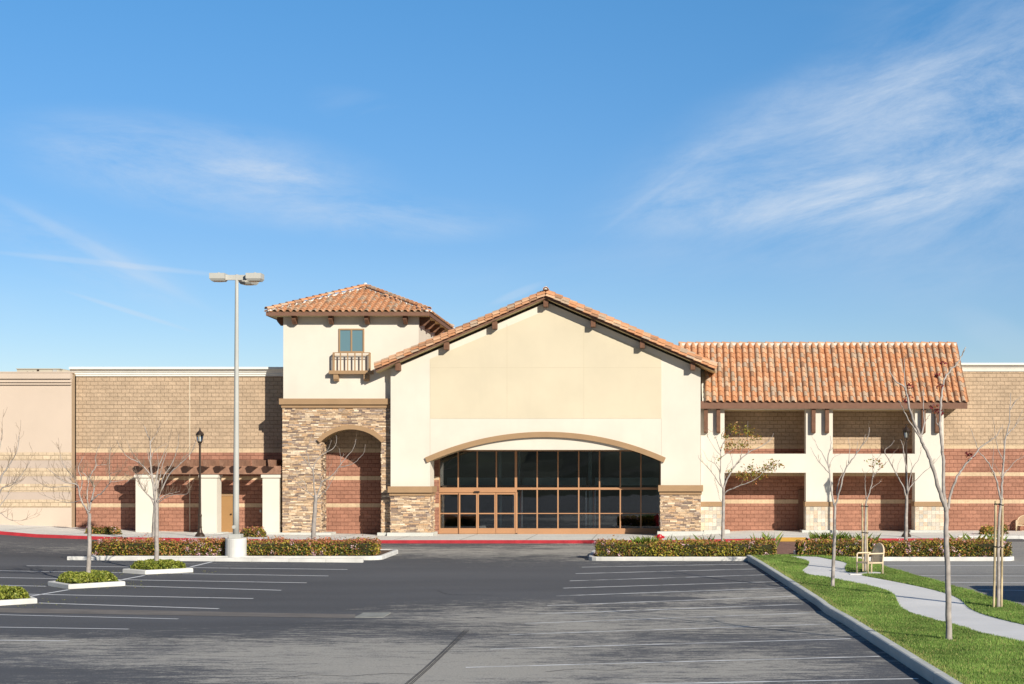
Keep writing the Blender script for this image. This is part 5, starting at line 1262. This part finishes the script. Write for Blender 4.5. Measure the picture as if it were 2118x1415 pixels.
tree('bare tree in front of the stone tower arch', (647.4, 1120), Y, [(647, 1136), (649, 1085), (651.3, 1056), (652.7, 1030), (652.7, 1024)],
 [([(652.5, 1034), (651, 1015), (649, 1003.7), (647.4, 973.7), (640, 965), (629, 949), (618, 938)], .042, -.3), ([(648, 973), (652, 958), (666, 940), (686, 930), (696, 915), (694.6, 900)], .026, .3), ([(641, 965), (637.7, 945), (634, 933), (643, 906.5), (647, 886)], .02, .3, -.2), ([(676, 935), (682, 921), (686, 911)], .012, .1, .2),
  ([(653.5, 1030), (661, 1011), (666, 996.6), (682, 988), (698, 970), (713, 950), (731, 928), (736, 908)], .036, .3), ([(700, 967), (714, 964), (728, 960), (742, 949), (752.6, 936.6), (755.7, 919)], .022, -.3, .2), ([(703, 965), (705, 949), (701.7, 927)], .015, .3, .2), ([(705, 949), (709, 944), (711, 938)], .011, .1, .3), ([(666, 997), (660, 985), (656, 981), (650, 974)], .015, .3, .1), ([(657, 981), (672, 976), (686, 960)], .011, -.3, .2),
  ([(654, 1037), (664, 1023), (676.6, 1011.6), (689, 989.6), (700, 972)], .026, -.4), ([(677, 1011), (680, 995), (681.5, 976)], .012, .2, -.2),
  ([(651.5, 1032), (644, 1023), (634, 1016), (623.6, 1009), (611, 996.6), (599, 986)], .026, .3), ([(635, 1017), (632, 1002), (623.6, 993), (614.7, 979), (612, 963)], .016, -.3)], .1, gt, .45, .45)
tree('bare tree rising behind the left hedge, half hidden by the planter tree', (318.5, 1113), 66.4, [(318, 1136), (318.5, 1090), (320, 1060), (320.5, 1042)],
 [([(320, 1048), (312, 1030), (300, 1018), (289, 1000), (283, 985)], .036, .3), ([(320.5, 1046), (322, 1020), (330, 990), (336, 960), (345, 935)], .04, .4), ([(320.5, 1044), (318, 1015), (316, 985), (309, 955), (305, 930)], .04, .3), ([(321, 1044), (335, 1028), (352, 1021), (371, 1017)], .026, .3), ([(318, 1010), (326, 985), (327, 955), (322, 925)], .022, -.2, .2)], .095, gt, 1.3, .8)
gp = 'bare trees in the square planters'
c = DI[1][0]; Y = c.y
tree('bare spreading tree in the middle square planter, before the peach wall edge', (182, 1206), Y, [(181, 1209), (182.5, 1185), (184.5, 1140), (185, 1101), (184.7, 1062)],
 [([(184, 1066), (179, 1054), (172, 1042.6), (164, 1024), (161, 1005), (148, 1000), (134, 997), (118, 983.5), (94, 967)], .036, -.6), ([(161, 1006), (156, 995), (150, 986), (131.6, 962), (126, 945), (123.5, 931)], .022, .5, -.2), ([(165, 1020), (170, 995), (162, 968), (170, 950), (174.5, 940)], .02, .4, -.2), ([(168, 1035), (155, 1038), (142, 1040), (115, 1034.5), (90, 1025)], .018, .5, -.2), ([(161, 1008), (130, 1006), (102, 1008), (85, 1000), (70, 990)], .016, -.6, -.2),
  ([(184.5, 1060), (182, 1042), (180, 1024), (182.6, 994), (174, 980), (164, 975)], .03, .3), ([(184.7, 1056), (188, 1040), (193.3, 1016), (194, 1004), (185, 989), (192, 975), (198.7, 962), (197, 946), (206.7, 920)], .036, .5), ([(198, 963), (210, 962), (220, 960.7), (226, 955)], .014, .2, .4), ([(190, 1036), (200, 1026), (212, 1018.4), (222, 1005), (228, 997), (226, 978), (227, 962), (228, 924.5)], .028, -.5), ([(228, 997), (245, 995), (260, 991.6)], .012, .3, -.4), ([(228, 980), (240, 976), (250, 973)], .012, -.2, -.4)],
 .085, gp, 2.2, .6, zb=zg(c.x, c.y) + .1)
c = DI[0][0]; Y = c.y
tree('bare tall crowned tree in the square planter nearest the left hedge', (324, 1178), Y, [(324.5, 1180), (324, 1150), (324, 1100), (323.5, 1060), (323, 1040)],
 [([(323, 1046), (318, 1010), (313, 981), (311.5, 948.6), (311, 913.7), (304, 897), (298, 881.5)], .048, .3), ([(311, 915), (316, 907), (322, 900), (331.6, 876)], .018, .3, .2), ([(313, 984), (303.4, 973), (290, 959), (266, 946), (252.4, 932.5), (241.6, 911)], .028, -.6, .1), ([(290, 959), (280, 945), (271, 932.5), (262, 910)], .017, .3, -.2),
  ([(321, 1036), (303.4, 1021), (291, 1005), (287, 990), (279, 978)], .026, .4), ([(324.5, 1040), (327, 1030), (333, 1016), (349, 983.5), (370.5, 962), (392, 940.5), (405, 914)], .038, -.5), ([(334, 1014), (338, 986), (354, 962), (366, 930), (370, 900)], .028, .5), ([(322, 1015), (325, 978), (335.6, 946), (349, 914)], .026, .3), ([(325, 1041), (336, 1034), (349, 1026.5), (368, 1023), (386.6, 1022), (391, 1012)], .02, -.4), ([(371, 962), (380, 945), (398, 935)], .014, .2, -.3), ([(312, 950), (318, 935), (330, 925), (345, 917)], .015, .2, .2), ([(303, 973), (290, 985), (270, 990), (262, 1000)], .012, -.2)],
 .088, gp, 2.2, .6, zb=zg(c.x, c.y) + .1)
c = DI[2][0]; Y = c.y
tree('bare tree at the left photo edge, only its branch ends showing', (-8, 1240), Y, [(-22, 1244), (-20, 1180), (-24, 1130), (-22, 1090)],
 [([(-22, 1094), (-14, 1050), (0, 994), (16, 967), (28, 948), (35, 932.5), (40, 900)], .036, .4), ([(-20, 1070), (0, 1016), (15, 1006), (29.5, 999.6), (50, 975), (62, 954)], .026, -.4), ([(-18, 1075), (0, 1045), (13.4, 1029), (24, 1008), (46, 994)], .02, .3), ([(-22, 1092), (-10, 1070), (2, 1062), (19, 1075), (44, 1077.5)], .02, -.4), ([(-22, 1080), (-12, 1000), (-6, 950), (0, 925), (5.4, 887)], .03, .3), ([(-22, 1090), (-40, 1040), (-60, 990), (-70, 940)], .034, .3), ([(-22, 1085), (-38, 1000), (-45, 930)], .03, -.3)],
 .085, gp, 1.6, .6, zb=zg(c.x, c.y) + .1)

# ------------------------------------------------------------------ tree stakes
def stake(label, px_b, py_b, px_t, py_t, Y, r, ties, zb=None):
    a = P(px_b, py_b, Y); b2 = P(px_t, py_t, Y); a.z = zg(a.x, Y) + BH - .1
    t = thing('tree_stake', label, 'tree stake', tuple(a), 'wooden stakes holding young trees')
    mb = MB(); n = 6; mb.tube([a.lerp(b2, k / n) + Vector((R.uniform(-.004, .004), 0, 0)) for k in range(n + 1)], [r] * n + [r * .92], 10); mb.build('post', M['stake'], t)
    for (pxa, pxb, py) in ties:
        z = GZ(py, Y); xa_, xb_ = GX(pxa, Y), GX(pxb, Y); mb = MB(); rx = abs(xb_ - xa_) / 2; xm_ = (xa_ + xb_) / 2
        mb.tube([(xm_ + rx * math.cos(q), Y + .055 * math.sin(q), z + .012 * math.sin(2 * q)) for q in [2 * math.pi * k / 20 for k in range(21)]], .012, 5); mb.build('rubber_tie', M['tie'], t)
    return t
Y = GY(2063, 1257, BH)
stake('tan leaning stake on the left side of the staked tree at the lawn edge', 2055.3, 1257, 2059.5, 1036, Y, .033, [(2056.5, 2071, 1043), (2054, 2068, 1131)])
stake('tan straight stake on the right side of the staked tree at the lawn edge', 2071.5, 1257, 2073.5, 1030, Y + .02, .032, [(2066, 2076, 1044), (2064, 2075, 1131)])
Y = GY(1789, 1181, BH)
stake('greenish stake left of the thin tree behind the bench', 1784.5, 1181, 1783.5, 1041, Y, .032, [(1781, 1793, 1047), (1782, 1793, 1101.5)])
stake('tan stake right of the thin tree behind the bench', 1793.3, 1181, 1793, 1044, Y + .03, .030, [(1789, 1796, 1047), (1789, 1796, 1102)])

# ------------------------------------------------------------------ van added just outside the frame to cast the shadow on the side lot
vx, vy = 11.3, 46.5; vz = zg(vx, vy) + .02
van = thing('shadow_van', 'white panel van added out of view right of the lawn to cast the side lot shadow', 'van', (vx, vy, vz))
mb = MB(); prof = [(0, .35), (0, .95), (.25, 1.05), (.95, 1.2), (1.6, 2.1), (1.9, 2.5), (2.3, 2.62), (5.1, 2.62), (5.2, 2.45), (5.25, .4)]
mb.prism([(vx + a, vz + b2) for a, b2 in prof][::-1], vy - .95, vy + .95); mb.build('body', M['vanwhite'], van, bevel=.05)
for a in (.95, 4.3):
    for s in (-.93, .93):
        mb = MB(); mb.tube([(vx + a, vy + s - .1, vz + .33), (vx + a, vy + s + .1, vz + .33)], .34, 20); w = mb.build('wheel', M['tyre'], van)
        mb = MB(); mb.tube([(vx + a, vy + s - .11, vz + .33), (vx + a, vy + s + .11, vz + .33)], .19, 14); mb.build('rim', M['pole'], w)
mb = MB(); mb.prism([(vx + a, vz + b2) for a, b2 in [(1.25, 1.28), (2.3, 1.28), (2.3, 1.85), (1.8, 1.85)]], vy - .965, vy + .965); mb.obox((vx + 1.09, vy - .8, vz + 1.28), (0, 1.6, 0), (.56, 0, .6), (-.02, 0, .02)); mb.build('windows', M['pane'], van)
mb = MB(); mb.box(vx - .02, vx + .05, vy - .85, vy - .5, vz + .72, vz + .9); mb.build('headlight', M['whitepost'], van)
mb = MB(); mb.box(vx - .02, vx + .05, vy + .5, vy + .85, vz + .72, vz + .9); mb.build('headlight', M['whitepost'], van)

# ------------------------------------------------------------------ scrubby hillside behind the camera (what the shop glass mirrors)
mb = MB(); nx, ny = 80, 14
for j in range(ny + 1):
    for i in range(nx + 1):
        x = -330 + 660 * i / nx; d = j / ny; y = -90 - 170 * d
        h = .3 + (26 + 5 * math.sin(x * .021) + 3 * math.sin(x * .07 + 1)) * (d ** .8) + (2.2 * math.sin(x * .31 + j * 1.7) * math.sin(j * 1.3 + x * .13) + R.uniform(-.8, .8)) * min(1, d * 4)
        mb.v.append((x, y, h))
for j in range(ny):
    for i in range(nx): a = j * (nx + 1) + i; mb.face((a, a + nx + 1, a + nx + 2, a + 1))
kind(mb.build('hillside', M['hill']))

# ------------------------------------------------------------------ light, sky, camera
sun_dir = Vector((.71, -1.0, .57)).normalized()
elev = math.asin(sun_dir.z); 
w = bpy.data.worlds.new('World'); S.world = w; w.use_nodes = True; nt = w.node_tree
bg = nt.nodes['Background']; sky = N(nt, 'ShaderNodeTexSky', sky_type='NISHITA'); sky.sun_disc = False
sky.sun_elevation = elev; sky.sun_rotation = math.atan2(sun_dir.x, sun_dir.y)
sky.air_density = 1.0; sky.dust_density = .15; sky.ozone_density = 3.0; sky.altitude = 100
hs = N(nt, 'ShaderNodeHueSaturation'); hs.inputs['Saturation'].default_value = 1.26; hs.inputs['Hue'].default_value = .5
nt.links.new(sky.outputs[0], hs.inputs['Color'])
# high thin cirrus, laid out by direction
tc = N(nt, 'ShaderNodeTexCoord'); sp = N(nt, 'ShaderNodeSeparateXYZ'); nt.links.new(tc.outputs['Generated'], sp.inputs[0])
def mth(op, a, b2=None, c=None):
    n = N(nt, 'ShaderNodeMath', operation=op)
    for i, v in enumerate((a, b2, c)):
        if v is None: continue
        if hasattr(v, 'is_linked'): nt.links.new(v, n.inputs[i])
        else: n.inputs[i].default_value = v
    return n.outputs[0]
yc = mth('MAXIMUM', sp.outputs[1], .06); u_ = mth('DIVIDE', sp.outputs[0], yc); v_ = mth('DIVIDE', sp.outputs[2], yc)
cb = N(nt, 'ShaderNodeCombineXYZ'); nt.links.new(u_, cb.inputs[0]); nt.links.new(v_, cb.inputs[1])
UV = cb.outputs[0]
def streak(rot, sx_, sy_, off, sc, lo, hi, det=9, rough=.62, dist=.6):
    mp = N(nt, 'ShaderNodeMapping'); mp.inputs['Rotation'].default_value = (0, 0, rot); mp.inputs['Location'].default_value = off
    nt.links.new(UV, mp.inputs[0])
    m2 = N(nt, 'ShaderNodeMapping'); m2.inputs['Scale'].default_value = (sx_, sy_, 1); nt.links.new(mp.outputs[0], m2.inputs[0])
    n = N(nt, 'ShaderNodeTexNoise'); n.inputs['Scale'].default_value = sc; n.inputs['Detail'].default_value = det; n.inputs['Roughness'].default_value = rough; n.inputs['Distortion'].default_value = dist
    nt.links.new(m2.outputs[0], n.inputs[0]); return ramp(nt, n.outputs[0], [(lo, 0), (hi, 1)])
def blob(px, py, rx, ry, rot=0):
    u0, v0 = (px - CX) / F, (HY - py) / F
    m1 = N(nt, 'ShaderNodeMapping'); m1.inputs['Location'].default_value = (-u0, -v0, 0); nt.links.new(UV, m1.inputs[0])
    m2 = N(nt, 'ShaderNodeMapping', vector_type='TEXTURE'); m2.inputs['Rotation'].default_value = (0, 0, math.radians(rot)); m2.inputs['Scale'].default_value = (rx / F, ry / F, 1); nt.links.new(m1.outputs[0], m2.inputs[0])
    gr = N(nt, 'ShaderNodeTexGradient', gradient_type='SPHERICAL'); nt.links.new(m2.outputs[0], gr.inputs[0]); 
    return ramp(nt, gr.outputs['Fac'], [(0, 0), (.7, 1)], 'EASE')
s1_ = streak(math.radians(-16), 4.5, 15, (.3, .1, 0), 1.7, .34, .86, 12, .70, .35)      # right: rising streaks
s2_ = streak(math.radians(9), 4.5, 16, (1.7, .4, 0), 1.8, .34, .86, 12, .70, .35)       # left: falling streaks
s3_ = streak(math.radians(-2), 1.5, 5, (4.1, 2.2, 0), 1.5, .45, .9)
terms = []
for (s_, b_, a) in ((s1_, blob(1830, 310, 760, 260, 16), .62), (s1_, blob(2080, 250, 620, 420, 28), .62), (s1_, blob(1640, 415, 480, 80, 5), .55), (s1_, blob(1500, 300, 330, 70, 36), .25), (s3_, blob(1900, 120, 560, 240, 20), .28),
                     (s2_, blob(420, 350, 520, 130, -9), .72), (s2_, blob(540, 362, 170, 45, -8), .55), (s2_, blob(830, 455, 330, 60, -1), .5), (s3_, blob(740, 222, 130, 50, -10), .5),
                     (s2_, blob(160, 520, 330, 75, -24), .45), (s3_, blob(1200, 560, 500, 60, 3), .22), (s3_, blob(1850, 560, 500, 120, 0), .25), (s3_, blob(2060, 690, 150, 50, -25), .3),
                     (s3_, blob(150, 640, 600, 160, 0), .16)):
    terms.append(mth('MULTIPLY', mth('MULTIPLY', s_, b_), a))
for (px, py, rx, ry, rot, a) in ((270, 645, 165, 7, -17.5, .6), (220, 545, 330, 9, -5.8, .5), (215, 525, 320, 20, -28, .35), (1070, 607, 75, 12, 22, .4), (1390, 370, 260, 10, 37, .1)):   # contrails
    terms.append(mth('MULTIPLY', mth('MULTIPLY', blob(px, py, rx, ry, rot), mth('ADD', s3_, .45)), a))
tot = terms[0]
for t_ in terms[1:]: tot = mth('ADD', tot, t_)
tot = mth('MINIMUM', tot, .8)
CLOUD = (6.6, 7.6, 8.9)
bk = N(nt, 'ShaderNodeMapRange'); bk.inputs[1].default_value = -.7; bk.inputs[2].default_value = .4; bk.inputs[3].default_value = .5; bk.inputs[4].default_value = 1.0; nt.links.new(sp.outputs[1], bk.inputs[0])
skyc = mixc(nt, 1.0, hs.outputs[0], ramp(nt, sp.outputs[2], [(0, (1.04, 1.0, 1.14)), (.06, (1.0, .98, 1.12)), (.14, (1.0, 1.0, 1.13)), (.3, (1.2, 1.29, 1.32)), (.6, (1.1, 1.1, 1.15)), (1, (.9, .9, .9))]), 'MULTIPLY')
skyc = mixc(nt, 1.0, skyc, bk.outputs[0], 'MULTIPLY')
mxs = mixc(nt, tot, skyc, CLOUD)
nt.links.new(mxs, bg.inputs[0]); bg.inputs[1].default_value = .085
sd = bpy.data.lights.new('sun', 'SUN'); so = bpy.data.objects.new('sun', sd); COL.objects.link(so)
sd.energy = 5.0; sd.angle = math.radians(.53); sd.color = (1, .93, .82)
so.rotation_euler = (-sun_dir).to_track_quat('-Z', 'Y').to_euler(); so.location = (30, -30, 40)
cam = bpy.data.cameras.new('camera'); co = bpy.data.objects.new('camera', cam); COL.objects.link(co); S.camera = co
co.location = (0, 0, HC); co.rotation_euler = (math.radians(90), 0, 0)
cam.sensor_width = 36; cam.lens = F / 2118 * 36; cam.shift_x = -(CX - 1059) / 2118; cam.shift_y = (HY - 707.5) / 2118; cam.clip_start = .5; cam.clip_end = 3000
S.view_settings.view_transform = 'Standard'; S.view_settings.look = 'None'; S.view_settings.exposure = 0.2; S.view_settings.gamma = 1
S.cycles.max_bounces = 6; S.cycles.transparent_max_bounces = 12; S.cycles.use_denoising = True
